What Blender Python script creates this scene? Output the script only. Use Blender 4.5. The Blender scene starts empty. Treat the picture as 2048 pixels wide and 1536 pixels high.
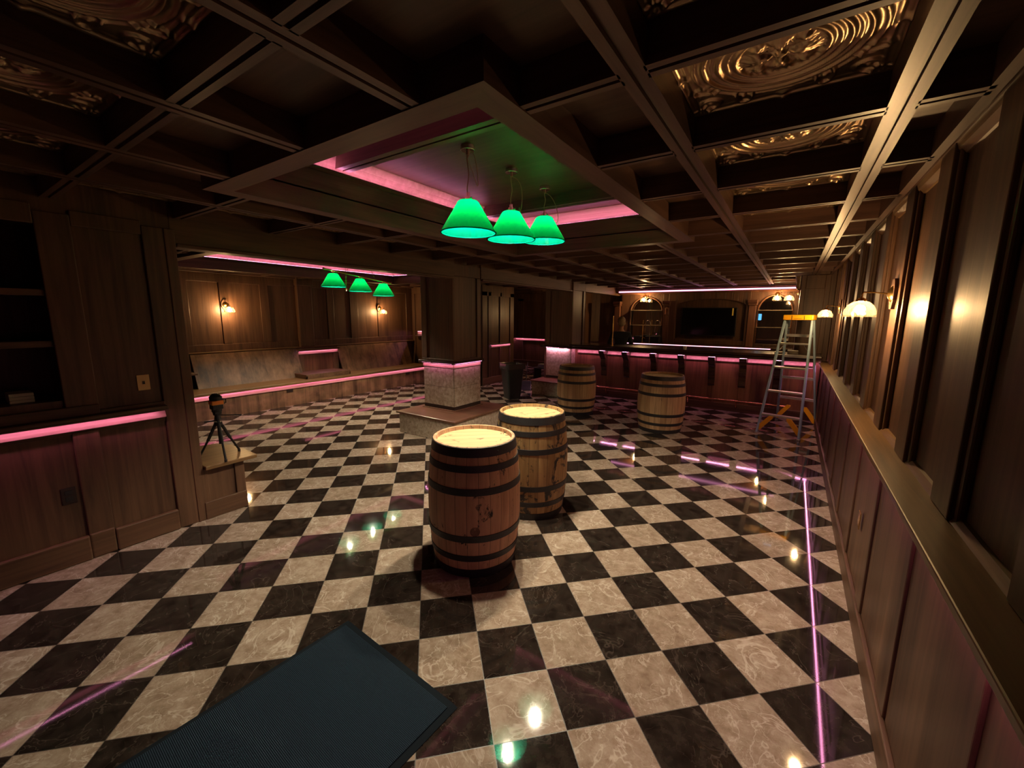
import bpy, bmesh, math, random
from mathutils import Vector, Matrix
import numpy as np
PI = math.pi
C = bpy.context.scene.collection
SC = bpy.context.scene
random.seed(7)

# ---------------------------------------------------------------- camera
CAM_Z = 1.6897
cd = bpy.data.cameras.new('camera'); cam = bpy.data.objects.new('camera', cd); C.objects.link(cam)
cd.sensor_width = 36.0; cd.sensor_fit = 'HORIZONTAL'; cd.lens = 826.55 * 36.0 / 2048.0
cd.clip_start = 0.02
_c, _s = math.cos(PI/4), math.sin(PI/4)
def room(v): return Vector((_c*v[0]-_s*v[1], _s*v[0]+_c*v[1], v[2]))
rgt = room((0.98137949, -0.19195251, 0.00696653)); dwn = room((-0.0247383, -0.16227807, -0.98643492)); fwd = room((0.19047918, 0.96789465, -0.16400494))
M = Matrix(((rgt.x, -dwn.x, -fwd.x, 0), (rgt.y, -dwn.y, -fwd.y, 0), (rgt.z, -dwn.z, -fwd.z, CAM_Z), (0, 0, 0, 1)))
cam.matrix_world = M
SC.camera = cam
# ---------------------------------------------------------------- view / world
SC.view_settings.view_transform = 'Standard'; SC.view_settings.look = 'None'
SC.view_settings.exposure = 0.12; SC.view_settings.gamma = 1.0; SC.view_settings.use_curve_mapping = False
SC.cycles.use_denoising = True
SC.cycles.max_bounces = 7; SC.cycles.diffuse_bounces = 4; SC.cycles.glossy_bounces = 4; SC.cycles.transparent_max_bounces = 12
SC.cycles.transmission_bounces = 4
SC.cycles.caustics_reflective = False; SC.cycles.caustics_refractive = False
SC.cycles.sample_clamp_indirect = 4.0; SC.cycles.sample_clamp_direct = 0.0
W = bpy.data.worlds.new('world'); SC.world = W; W.use_nodes = True
W.node_tree.nodes['Background'].inputs[0].default_value = (0.05, 0.04, 0.04, 1); W.node_tree.nodes['Background'].inputs[1].default_value = 0.2
# strengths of the light sources the room has
L_BULB = 3200.0     # pendant bulbs
L_WEST = 2600.0     # bulbs of the far three-shade light
L_SCONCE = 800.0
L_LED = 36.0
L_COVE = 24.0
WARM = (1.0, 0.62, 0.28); PEND = (1.0, 0.84, 0.60); PINK = (1.0, 0.32, 0.60); COOL = (0.72, 0.86, 1.0)

# ---------------------------------------------------------------- materials
def nt(name):
    m = bpy.data.materials.new(name); m.use_nodes = True
    n = m.node_tree; b = n.nodes['Principled BSDF']; return m, n, b
def N(t, ty, **k):
    n = t.nodes.new(ty)
    for a, v in k.items():
        if a.startswith('i_'):
            n.inputs[int(a[2:]) if a[2:].isdigit() else a[2:]].default_value = v
        else: setattr(n, a, v)
    return n
def plain(name, col, rough=0.5, metal=0.0, spec=0.5, coat=0.0, noise=0.0, nscale=20.0, bump=0.0):
    m, t, b = nt(name)
    b.inputs['Base Color'].default_value = (*col, 1); b.inputs['Roughness'].default_value = rough
    b.inputs['Metallic'].default_value = metal; b.inputs['Specular IOR Level'].default_value = spec
    b.inputs['Coat Weight'].default_value = coat
    tc = N(t, 'ShaderNodeTexCoord'); no = N(t, 'ShaderNodeTexNoise'); no.inputs['Scale'].default_value = nscale; no.inputs['Detail'].default_value = 4
    t.links.new(tc.outputs['Object'], no.inputs['Vector'])
    if noise:
        mx = N(t, 'ShaderNodeMix', data_type='RGBA'); t.links.new(no.outputs['Fac'], mx.inputs[0])
        mx.inputs[6].default_value = (*[c*(1-noise) for c in col], 1); mx.inputs[7].default_value = (*[min(1, c*(1+noise)) for c in col], 1)
        t.links.new(mx.outputs[2], b.inputs['Base Color'])
    if bump:
        bp = N(t, 'ShaderNodeBump'); bp.inputs['Strength'].default_value = bump; bp.inputs['Distance'].default_value = 0.01
        t.links.new(no.outputs['Fac'], bp.inputs['Height']); t.links.new(bp.outputs[0], b.inputs['Normal'])
    return m
def emit(name, col, s):
    m = bpy.data.materials.new(name); m.use_nodes = True; t = m.node_tree; t.nodes.clear()
    e = N(t, 'ShaderNodeEmission'); e.inputs[0].default_value = (*col, 1); e.inputs[1].default_value = s
    o = N(t, 'ShaderNodeOutputMaterial'); t.links.new(e.outputs[0], o.inputs[0]); return m
def wood(name, ax, lo, hi, rough=0.48, coat=0.04, fine=26.0, knots=0.0, boards=0.0, bax=0, worn=0.0):
    """stained wood; ax = grain axis; boards = board width across axis bax"""
    m, t, b = nt(name)
    tc = N(t, 'ShaderNodeTexCoord')
    def mapped(sa, sx):
        mp = N(t, 'ShaderNodeMapping'); sc = [sx]*3; sc[ax] = sa; mp.inputs['Scale'].default_value = sc
        t.links.new(tc.outputs['Object'], mp.inputs['Vector']); return mp
    mp = mapped(1.2, fine)
    n1 = N(t, 'ShaderNodeTexNoise'); n1.inputs['Scale'].default_value = 1.0; n1.inputs['Detail'].default_value = 6; n1.inputs['Roughness'].default_value = 0.6; n1.inputs['Distortion'].default_value = 0.6
    t.links.new(mp.outputs[0], n1.inputs['Vector'])
    mp2 = mapped(0.5, 4.0)
    n2 = N(t, 'ShaderNodeTexNoise'); n2.inputs['Scale'].default_value = 1.0; n2.inputs['Detail'].default_value = 3
    t.links.new(mp2.outputs[0], n2.inputs['Vector'])
    ad = N(t, 'ShaderNodeMath', operation='ADD'); t.links.new(n1.outputs['Fac'], ad.inputs[0]); t.links.new(n2.outputs['Fac'], ad.inputs[1])
    last = ad.outputs[0]
    if boards:
        sp = N(t, 'ShaderNodeSeparateXYZ'); t.links.new(tc.outputs['Object'], sp.inputs[0])
        dv = N(t, 'ShaderNodeMath', operation='DIVIDE'); t.links.new(sp.outputs[bax], dv.inputs[0]); dv.inputs[1].default_value = boards
        fl = N(t, 'ShaderNodeMath', operation='FLOOR'); t.links.new(dv.outputs[0], fl.inputs[0])
        wn = N(t, 'ShaderNodeTexWhiteNoise', noise_dimensions='1D'); t.links.new(fl.outputs[0], wn.inputs['W'])
        mu = N(t, 'ShaderNodeMath', operation='MULTIPLY_ADD'); t.links.new(wn.outputs['Value'], mu.inputs[0]); mu.inputs[1].default_value = 0.35; t.links.new(last, mu.inputs[2])
        sb = N(t, 'ShaderNodeMath', operation='SUBTRACT'); t.links.new(mu.outputs[0], sb.inputs[0]); sb.inputs[1].default_value = 0.17
        last = sb.outputs[0]
    rp = N(t, 'ShaderNodeValToRGB'); rp.color_ramp.elements[0].position = 0.72; rp.color_ramp.elements[1].position = 1.3 if False else 1.0
    mr = N(t, 'ShaderNodeMapRange'); mr.inputs[1].default_value = 0.6; mr.inputs[2].default_value = 1.4; t.links.new(last, mr.inputs[0])
    rp.color_ramp.elements[0].position = 0.1; rp.color_ramp.elements[1].position = 0.9
    rp.color_ramp.elements[0].color = (*lo, 1); rp.color_ramp.elements[1].color = (*hi, 1)
    t.links.new(mr.outputs[0], rp.inputs[0]); col = rp.outputs[0]
    if worn:
        n3 = N(t, 'ShaderNodeTexNoise'); n3.inputs['Scale'].default_value = 5.0; n3.inputs['Detail'].default_value = 6
        t.links.new(tc.outputs['Object'], n3.inputs['Vector'])
        r3 = N(t, 'ShaderNodeMapRange'); r3.inputs[1].default_value = 0.45; r3.inputs[2].default_value = 0.7; t.links.new(n3.outputs['Fac'], r3.inputs[0])
        mm = N(t, 'ShaderNodeMath', operation='MULTIPLY'); t.links.new(r3.outputs[0], mm.inputs[0]); mm.inputs[1].default_value = worn
        mx = N(t, 'ShaderNodeMix', data_type='RGBA'); t.links.new(mm.outputs[0], mx.inputs[0]); t.links.new(col, mx.inputs[6]); mx.inputs[7].default_value = (hi[0]*2.2, hi[1]*2.3, hi[2]*2.4, 1)
        col = mx.outputs[2]
    t.links.new(col, b.inputs['Base Color'])
    b.inputs['Roughness'].default_value = rough; b.inputs['Specular IOR Level'].default_value = 0.38; b.inputs['Coat Weight'].default_value = coat; b.inputs['Coat Roughness'].default_value = 0.25
    bp = N(t, 'ShaderNodeBump'); bp.inputs['Strength'].default_value = 0.12; bp.inputs['Distance'].default_value = 0.004
    t.links.new(n1.outputs['Fac'], bp.inputs['Height']); t.links.new(bp.outputs[0], b.inputs['Normal'])
    return m
LO, HI = (0.042, 0.019, 0.011), (0.150, 0.074, 0.041)
WZ = wood('stained_wood_upright', 2, LO, HI)
WX = wood('stained_wood_along_x', 0, LO, HI)
WY = wood('stained_wood_along_y', 1, LO, HI)
CB = (0.052, 0.026, 0.019), (0.160, 0.082, 0.058)
BX = wood('beam_wood_along_x', 0, *CB, rough=0.42, coat=0.1)
BY = wood('beam_wood_along_y', 1, *CB, rough=0.42, coat=0.1)
CP = wood('coffer_panel_wood', 0, (0.045, 0.020, 0.013), (0.12, 0.058, 0.034), rough=0.5, coat=0.0)
LEDGE = wood('ledge_wood', 1, (0.10, 0.050, 0.020), (0.28, 0.155, 0.068), rough=0.4, coat=0.2)
WPL = wood('rustic_planks_upright', 2, (0.055, 0.026, 0.014), (0.21, 0.108, 0.058), rough=0.5, coat=0.05, boards=0.12, bax=1, worn=0.28)
WPX = wood('dark_bar_panel_wood', 2, (0.07, 0.026, 0.014), (0.22, 0.095, 0.052), rough=0.35, coat=0.3, boards=0.3, bax=0)
BARTOP = wood('bar_top_wood', 0, (0.018, 0.008, 0.005), (0.055, 0.024, 0.012), rough=0.22, coat=0.6)
PLAT = wood('platform_top_wood', 0, (0.07, 0.030, 0.016), (0.20, 0.09, 0.05), rough=0.32, coat=0.3)
CROWN = wood('glow_tinted_crown_wood', 0, (0.28, 0.16, 0.12), (0.50, 0.32, 0.25), rough=0.5, coat=0.0)  # paler, pinker wood: part of the cove glow is put into the colour
MOULD = wood('glow_tinted_moulding_wood', 1, (0.22, 0.12, 0.09), (0.45, 0.28, 0.22), rough=0.5, coat=0.0)  # lightened pinkish wood, LED glow partly carried by the colour itself
STEM = plain('dark_trim', (0.02, 0.012, 0.01), 0.4)
BLACK = plain('black_plastic', (0.012, 0.012, 0.013), 0.42, noise=0.2)
CAN = plain('trash_can_plastic', (0.014, 0.016, 0.016), 0.38, noise=0.35, nscale=8, bump=0.05)
SCREEN = plain('screen_glass', (0.004, 0.004, 0.005), 0.08)
IRON = plain('black_iron_hoop', (0.028, 0.026, 0.028), 0.5, metal=0.35, noise=0.35, nscale=30, bump=0.1)
BRASS = plain('polished_brass', (0.80, 0.52, 0.18), 0.22, metal=1.0)
NICKEL = plain('brushed_nickel', (0.62, 0.55, 0.42), 0.22, metal=1.0)
COPPER = plain('copper_rail', (0.75, 0.36, 0.20), 0.2, metal=1.0)
ALU = plain('ladder_aluminium', (0.62, 0.60, 0.56), 0.35, metal=0.9)
FIBER = plain('ladder_fibreglass_blue', (0.22, 0.32, 0.40), 0.45, noise=0.1)
YELLOW = plain('ladder_yellow', (0.85, 0.42, 0.01), 0.4)
IVORY = plain('ivory_plate', (0.72, 0.46, 0.20), 0.45)
BROWNPL = plain('brown_outlet_plate', (0.02, 0.010, 0.008), 0.4)
PAPER = plain('off_white_board', (0.55, 0.50, 0.40), 0.7, noise=0.1)
BULBG = emit('sconce_bulb_glow', WARM, L_SCONCE)
BULBP = emit('pendant_bulb_glow', PEND, L_BULB)
BULBW = emit('table_light_bulb_glow', PEND, L_WEST)
LED = emit('pink_led', PINK, L_LED)
COVE = emit('pink_cove_led', PINK, L_COVE)
CORD = plain('twisted_cord', (0.30, 0.16, 0.09), 0.6)

def glass_shade():
    m = bpy.data.materials.new('clear_ribbed_glass'); m.use_nodes = True; t = m.node_tree; t.nodes.clear()
    tr = N(t, 'ShaderNodeBsdfTransparent'); tr.inputs[0].default_value = (1, 0.96, 0.88, 1)
    gl = N(t, 'ShaderNodeBsdfGlossy'); gl.inputs[1].default_value = 0.08
    tl = N(t, 'ShaderNodeBsdfTranslucent'); tl.inputs[0].default_value = (1, .85, .6, 1)
    m1 = N(t, 'ShaderNodeMixShader'); m1.inputs[0].default_value = 0.035
    fr = N(t, 'ShaderNodeFresnel'); fr.inputs[0].default_value = 1.5
    m2 = N(t, 'ShaderNodeMixShader')
    t.links.new(tr.outputs[0], m1.inputs[1]); t.links.new(tl.outputs[0], m1.inputs[2])
    t.links.new(fr.outputs[0], m2.inputs[0]); t.links.new(m1.outputs[0], m2.inputs[1]); t.links.new(gl.outputs[0], m2.inputs[2])
    o = N(t, 'ShaderNodeOutputMaterial'); t.links.new(m2.outputs[0], o.inputs[0]); return m
GLASS = glass_shade()
def green_shade():
    m = bpy.data.materials.new('green_cased_glass'); m.use_nodes = True; t = m.node_tree; t.nodes.clear()
    df = N(t, 'ShaderNodeBsdfDiffuse'); df.inputs[0].default_value = (0.0, 0.032, 0.020, 1)
    tl = N(t, 'ShaderNodeBsdfTranslucent'); tl.inputs[0].default_value = (0.0, 0.0095, 0.0017, 1)
    gl = N(t, 'ShaderNodeBsdfGlossy'); gl.inputs[1].default_value = 0.1
    ad = N(t, 'ShaderNodeAddShader'); t.links.new(df.outputs[0], ad.inputs[0]); t.links.new(tl.outputs[0], ad.inputs[1])
    m2 = N(t, 'ShaderNodeMixShader'); m2.inputs[0].default_value = 0.05; t.links.new(ad.outputs[0], m2.inputs[1]); t.links.new(gl.outputs[0], m2.inputs[2])
    o = N(t, 'ShaderNodeOutputMaterial'); t.links.new(m2.outputs[0], o.inputs[0]); return m
GREEN = green_shade()
MIRROR = plain('mirror_glass', (0.80, 0.78, 0.74), 0.03, metal=1.0)
TIN = plain('bronze_pressed_tin', (0.46, 0.31, 0.18), 0.30, metal=0.92, noise=0.25, nscale=12)

def marble(name, lo, hi, vein, rough=0.06, scale=3.0, tile=None, bump=0.0):
    m, t, b = nt(name)
    tc = N(t, 'ShaderNodeTexCoord')
    return m, t, b, tc
def floor_mat():
    m, t, b = nt('checker_marble_floor')
    T = 0.305
    tc = N(t, 'ShaderNodeTexCoord')
    sp = N(t, 'ShaderNodeSeparateXYZ'); t.links.new(tc.outputs['Object'], sp.inputs[0])
    def mth(op, a, bb=None, c=None):
        n = N(t, 'ShaderNodeMath', operation=op)
        for i, v in enumerate((a, bb, c)):
            if v is None: continue
            if isinstance(v, (int, float)): n.inputs[i].default_value = v
            else: t.links.new(v, n.inputs[i])
        return n.outputs[0]
    dx = mth('SUBTRACT', sp.outputs[0], -1.4732); dy = mth('SUBTRACT', sp.outputs[1], 1.3347)
    X = mth('MULTIPLY', mth('ADD', dx, dy), _c/T); Y = mth('MULTIPLY', mth('SUBTRACT', dy, dx), _c/T)
    fx = mth('FLOOR', X); fy = mth('FLOOR', Y)
    par = mth('FLOORED_MODULO', mth('ADD', fx, fy), 2.0)      # 1 = light
    # per-tile random offset
    cmb = N(t, 'ShaderNodeCombineXYZ'); t.links.new(fx, cmb.inputs[0]); t.links.new(fy, cmb.inputs[1])
    wn = N(t, 'ShaderNodeTexWhiteNoise', noise_dimensions='3D'); t.links.new(cmb.outputs[0], wn.inputs['Vector'])
    vs = N(t, 'ShaderNodeVectorMath', operation='SCALE'); vs.inputs['Scale'].default_value = 40.0; t.links.new(wn.outputs['Color'], vs.inputs[0])
    va = N(t, 'ShaderNodeVectorMath', operation='ADD'); t.links.new(tc.outputs['Object'], va.inputs[0]); t.links.new(vs.outputs[0], va.inputs[1])
    def noise(sc, det=6, ro=0.6, dist=0.0):
        n = N(t, 'ShaderNodeTexNoise'); n.inputs['Scale'].default_value = sc; n.inputs['Detail'].default_value = det; n.inputs['Roughness'].default_value = ro; n.inputs['Distortion'].default_value = dist
        t.links.new(va.outputs[0], n.inputs['Vector']); return n.outputs['Fac']
    # veins: ridged noise
    def veins(sc, width, dist=0.8):
        v = noise(sc, 4, 0.55, dist); a = mth('ABSOLUTE', mth('SUBTRACT', v, 0.5)); r = N(t, 'ShaderNodeMapRange'); r.inputs[1].default_value = 0.0; r.inputs[2].default_value = width; r.inputs[3].default_value = 1.0; r.inputs[4].default_value = 0.0
        t.links.new(a, r.inputs[0]); return r.outputs[0]
    def mixc(f, a, bb):
        n = N(t, 'ShaderNodeMix', data_type='RGBA')
        if isinstance(f, (int, float)): n.inputs[0].default_value = f
        else: t.links.new(f, n.inputs[0])
        for i, v in ((6, a), (7, bb)):
            if isinstance(v, tuple): n.inputs[i].default_value = (*v, 1)
            else: t.links.new(v, n.inputs[i])
        return n.outputs[2]
    mott = noise(16, 8, 0.7)
    mr = N(t, 'ShaderNodeMapRange'); mr.inputs[1].default_value = 0.35; mr.inputs[2].default_value = 0.65; t.links.new(mott, mr.inputs[0])
    light = mixc(mr.outputs[0], (0.26, 0.185, 0.135), (0.43, 0.345, 0.275))
    light = mixc(mth('MULTIPLY', veins(5.0, 0.016), 0.75), light, (0.60, 0.52, 0.44))
    light = mixc(mth('MULTIPLY', veins(11.0, 0.014), 0.5), light, (0.56, 0.48, 0.40))
    tone = mixc(wn.outputs['Value'], (0.82, 0.80, 0.78), (1.0, 1.0, 1.0))
    ml = N(t, 'ShaderNodeMix', data_type='RGBA', blend_type='MULTIPLY'); ml.inputs[0].default_value = 1.0; t.links.new(light, ml.inputs[6]); t.links.new(tone, ml.inputs[7])
    dark = mixc(mr.outputs[0], (0.010, 0.007, 0.006), (0.034, 0.025, 0.020))
    dark = mixc(mth('MULTIPLY', veins(4.0, 0.008), 0.18), dark, (0.22, 0.17, 0.14))
    dark = mixc(mth('MULTIPLY', veins(9.0, 0.007), 0.12), dark, (0.16, 0.12, 0.10))
    col = mixc(par, dark, ml.outputs[2])
    # grout
    def edge(v):
        fr = mth('FRACT', v); return mth('MINIMUM', fr, mth('SUBTRACT', 1.0, fr))
    g = mth('LESS_THAN', mth('MINIMUM', edge(X), edge(Y)), 0.0055)
    col = mixc(g, col, (0.045, 0.035, 0.03))
    t.links.new(col, b.inputs['Base Color'])
    sm = noise(2.0, 3, 0.5); rr = N(t, 'ShaderNodeMapRange'); rr.inputs[3].default_value = 0.02; rr.inputs[4].default_value = 0.075; t.links.new(sm, rr.inputs[0])
    t.links.new(mth('MULTIPLY_ADD', g, 0.4, rr.outputs[0]), b.inputs['Roughness'])
    b.inputs['IOR'].default_value = 1.55
    return m
FLOOR = floor_mat()
def cream_tile():
    m, t, b = nt('cream_travertine_tile')
    tc = N(t, 'ShaderNodeTexCoord')
    n = N(t, 'ShaderNodeTexNoise'); n.inputs['Scale'].default_value = 22; n.inputs['Detail'].default_value = 8; n.inputs['Roughness'].default_value = 0.7
    t.links.new(tc.outputs['Object'], n.inputs['Vector'])
    mr = N(t, 'ShaderNodeMapRange'); mr.inputs[1].default_value = 0.35; mr.inputs[2].default_value = 0.65; t.links.new(n.outputs['Fac'], mr.inputs[0])
    mx = N(t, 'ShaderNodeMix', data_type='RGBA'); t.links.new(mr.outputs[0], mx.inputs[0]); mx.inputs[6].default_value = (0.27, 0.20, 0.14, 1); mx.inputs[7].default_value = (0.52, 0.43, 0.34, 1)
    t.links.new(mx.outputs[2], b.inputs['Base Color']); b.inputs['Roughness'].default_value = 0.25; return m
CREAM = cream_tile()

# ---------------------------------------------------------------- mesh helpers
class MB:
    def __init__(s): s.v = []; s.f = []; s.m = []; s.mats = []
    def mi(s, mat):
        if mat not in s.mats: s.mats.append(mat)
        return s.mats.index(mat)
    def add(s, vs, fs, mat=None, T=None):
        o = len(s.v)
        s.v += [tuple(T @ Vector(v)) if T else tuple(v) for v in vs]
        s.f += [tuple(i+o for i in f) for f in fs]; k = s.mi(mat) if mat else 0
        s.m += [k]*len(fs); return s
    def box(s, x0, x1, y0, y1, z0, z1, mat=None, T=None):
        vs = [(x, y, z) for z in (z0, z1) for y in (y0, y1) for x in (x0, x1)]
        return s.add(vs, [(0, 2, 3, 1), (4, 5, 7, 6), (0, 1, 5, 4), (2, 6, 7, 3), (0, 4, 6, 2), (1, 3, 7, 5)], mat, T)
    def prism(s, poly, axis, a, b, mat=None, T=None):
        """poly = 2D points in the plane of the other two axes (in order), extruded along axis a..b"""
        n = len(poly); vs = []
        for t in (a, b):
            for p in poly:
                v = [0, 0, 0]; o = [i for i in range(3) if i != axis]; v[o[0]] = p[0]; v[o[1]] = p[1]; v[axis] = t; vs.append(tuple(v))
        fs = [tuple(range(n)), tuple(range(2*n-1, n-1, -1))] + [(i, i+n, (i+1) % n+n, (i+1) % n) for i in range(n)]
        return s.add(vs, fs, mat, T)
    def lathe(s, prof, cx=0, cy=0, seg=32, mat=None, T=None, close=False, rf=None):
        n = len(prof); vs = []
        for i in range(seg):
            a = 2*PI*i/seg
            for r, z in prof:
                rr = r*(rf(a, z) if rf else 1); vs.append((cx+rr*math.cos(a), cy+rr*math.sin(a), z))
        fs = []
        for i in range(seg):
            j = (i+1) % seg
            for k in range(n-1+(1 if close else 0)):
                k2 = (k+1) % n; fs.append((i*n+k, j*n+k, j*n+k2, i*n+k2))
        return s.add(vs, fs, mat, T)
    def cyl(s, cx, cy, r, z0, z1, seg=24, mat=None, T=None, r2=None):
        r2 = r if r2 is None else r2
        return s.lathe([(0.0001, z0), (r, z0), (r2, z1), (0.0001, z1)], cx, cy, seg, mat, T)
    def tube(s, pts, r, seg=8, mat=None, T=None):
        pts = [Vector(p) for p in pts]; n = len(pts); vs = []; rs = r if isinstance(r, (list, tuple)) else [r]*n
        up = None
        for i, p in enumerate(pts):
            d = (pts[min(i+1, n-1)]-pts[max(i-1, 0)]).normalized()
            if up is None: up = d.orthogonal().normalized()
            else: up = (up - d*up.dot(d)).normalized()
            w = d.cross(up)
            for k in range(seg):
                a = 2*PI*k/seg; vs.append(tuple(p+(up*math.cos(a)+w*math.sin(a))*rs[i]))
        fs = [(i*seg+k, i*seg+(k+1) % seg, (i+1)*seg+(k+1) % seg, (i+1)*seg+k) for i in range(n-1) for k in range(seg)]
        fs += [tuple(range(seg-1, -1, -1)), tuple((n-1)*seg+k for k in range(seg))]
        return s.add(vs, fs, mat, T)
    def sphere(s, c, r, seg=16, rings=10, mat=None, T=None, sz=1.0):
        prof = [(max(1e-4, r*math.sin(PI*k/rings)), c[2]-r*sz*math.cos(PI*k/rings)) for k in range(rings+1)]
        return s.lathe(prof, c[0], c[1], seg, mat, T)
    def build(s, name, mat=None, parent=None, smooth=False, bevel=0.0, loc=None, rot=None):
        me = bpy.data.meshes.new(name); me.from_pydata(s.v, [], s.f); me.validate(verbose=False)
        for m in (s.mats if s.mats else [mat]):
            if m: me.materials.append(m)
        if s.mats and len(me.polygons) == len(s.m): me.polygons.foreach_set('material_index', s.m)
        bm = bmesh.new(); bm.from_mesh(me); bmesh.ops.recalc_face_normals(bm, faces=bm.faces); bm.to_mesh(me); bm.free()
        if smooth:
            me.polygons.foreach_set('use_smooth', [True]*len(me.polygons))
            try: me.set_sharp_from_angle(angle=math.radians(38))
            except Exception: pass
        me.update()
        o = bpy.data.objects.new(name, me); C.objects.link(o)
        if parent: o.parent = parent
        if loc: o.location = loc
        if rot: o.rotation_euler = rot
        if bevel:
            b = o.modifiers.new('bevel', 'BEVEL'); b.width = bevel; b.segments = 2; b.limit_method = 'ANGLE'; b.harden_normals = False
        return o
def parts(mb, name, mat, parent, bevel=0.0):
    """every box collected in mb becomes a part object of its own"""
    for i in range(0, len(mb.v), 8):
        q = MB(); q.add(mb.v[i:i+8], [(0, 2, 3, 1), (4, 5, 7, 6), (0, 1, 5, 4), (2, 6, 7, 3), (0, 4, 6, 2), (1, 3, 7, 5)]); q.build(name, mat, parent, bevel=bevel)
def thing(name, label, cat, loc=(0, 0, 0), rz=0, group=None):
    o = bpy.data.objects.new(name, None); C.objects.link(o); o.empty_display_size = 0.1
    o.location = loc; o.rotation_euler = (0, 0, rz); o['label'] = label; o['category'] = cat
    if group: o['group'] = group
    return o
def tag(o, label, cat, group=None):
    o['label'] = label; o['category'] = cat
    if group: o['group'] = group
    return o
def struct(o): o['kind'] = 'structure'; return o
def copy_tree(o, parent=None):
    c = o.copy(); C.objects.link(c); c.parent = parent
    for ch in o.children: copy_tree(ch, c)
    return c
_tn = [0]
def trim(mb, mat, bevel=0.0, parent=None):
    _tn[0] += 1; return struct(mb.build('trim_%d' % _tn[0], mat, parent, bevel=bevel))

# ================================================================ SHELL
ZB = 2.38        # underside of the ceiling beams
ZC = 2.50        # coffer ceiling
struct(MB().box(-9.2, 1.2, -2.6, 12.6, -0.1, 0.0).build('floor', FLOOR))
fr1 = (-2.83, -0.83, 1.075, 4.25)      # outer rectangle of the dropped frame over the pendants
fr2 = (-7.55, -4.75, 2.05, 6.45)
XB = [0.232, -0.455, -1.142, -1.83, -2.517, -3.204]
YB = [0.635+0.67*k for k in range(-2, 16)]
XBW = [-4.62, -5.30, -5.98, -6.66, -7.34, -8.02]
# ceiling slab with the two recesses left open
def ceiling():
    mb = MB()
    xs = [-9.2, fr2[0]+.09, fr2[1]-.09, fr1[0]+.09, fr1[1]-.09, 1.2]
    ys = [-2.6, fr1[2]+.09, fr2[2]+.09, fr1[3]-.09, fr2[3]-.09, 12.6]
    for i in range(5):
        for j in range(5):
            cx = (xs[i]+xs[i+1])/2; cy = (ys[j]+ys[j+1])/2
            if any(f[0] < cx < f[1] and f[2] < cy < f[3] for f in (fr1, fr2)): continue
            mb.box(xs[i], xs[i+1], ys[j], ys[j+1], ZC, 2.95)
    return struct(mb.build('ceiling', CP))
CEIL = ceiling()
# recess lids
MB().box(fr1[0], fr1[1], fr1[2], fr1[3], 2.755, 2.80).build('recess_panel', CP, CEIL)
MB().box(fr2[0], fr2[1], fr2[2], fr2[3], 2.70, 2.75).build('recess_panel', CP, CEIL)

def beam(axis, c, spans, w=0.078, gap=0.016):
    """coffer beam: grooved underside, plain upright sides"""
    h = w/2
    prof = [(c-h, ZB), (c-gap/2, ZB), (c-gap/2, ZB+.014), (c+gap/2, ZB+.014), (c+gap/2, ZB), (c+h, ZB), (c+h, ZC+.002), (c-h, ZC+.002)]
    mb = MB()
    for a, b in spans: mb.prism(prof, axis, a, b)
    return trim(mb, BY if axis == 1 else BX)
def cut(a, b, holes):
    out = []; cur = a
    for h0, h1 in sorted(holes):
        if h1 <= cur or h0 >= b: continue
        if h0 > cur: out.append((cur, h0))
        cur = max(cur, h1)
    if cur < b: out.append((cur, b))
    return out
YEND = 11.0
for x in XB:
    spans = cut(-0.8, YEND, [(fr1[2]+.01, fr1[3]-.01)] if fr1[0] < x < fr1[1] else [])
    beam(1, x, spans, w=0.085)
for y in YB:
    if y > YEND: continue
    holes = [(x-.036, x+.036) for x in XB] + ([(fr1[0]+.01, fr1[1]-.01)] if fr1[2] < y < fr1[3] else [])
    beam(0, y, cut(-3.88, 0.44, holes), w=0.068)
for x in XBW:
    beam(1, x, cut(-0.2, 7.7, [(fr2[2]+.01, fr2[3]-.01)] if fr2[0] < x < fr2[1] else []), w=0.085)
for y in YB:
    if y > 7.6 or y < 0.2: continue
    holes = [(x-.036, x+.036) for x in XBW] + ([(fr2[0]+.01, fr2[1]-.01)] if fr2[2] < y < fr2[3] else [])
    beam(0, y, cut(-8.4, -4.0, holes), w=0.068)
for y in YB:
    if 7.6 < y < 11.9:
        beam(0, y, cut(-6.1, -4.0, []), w=0.068)

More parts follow.
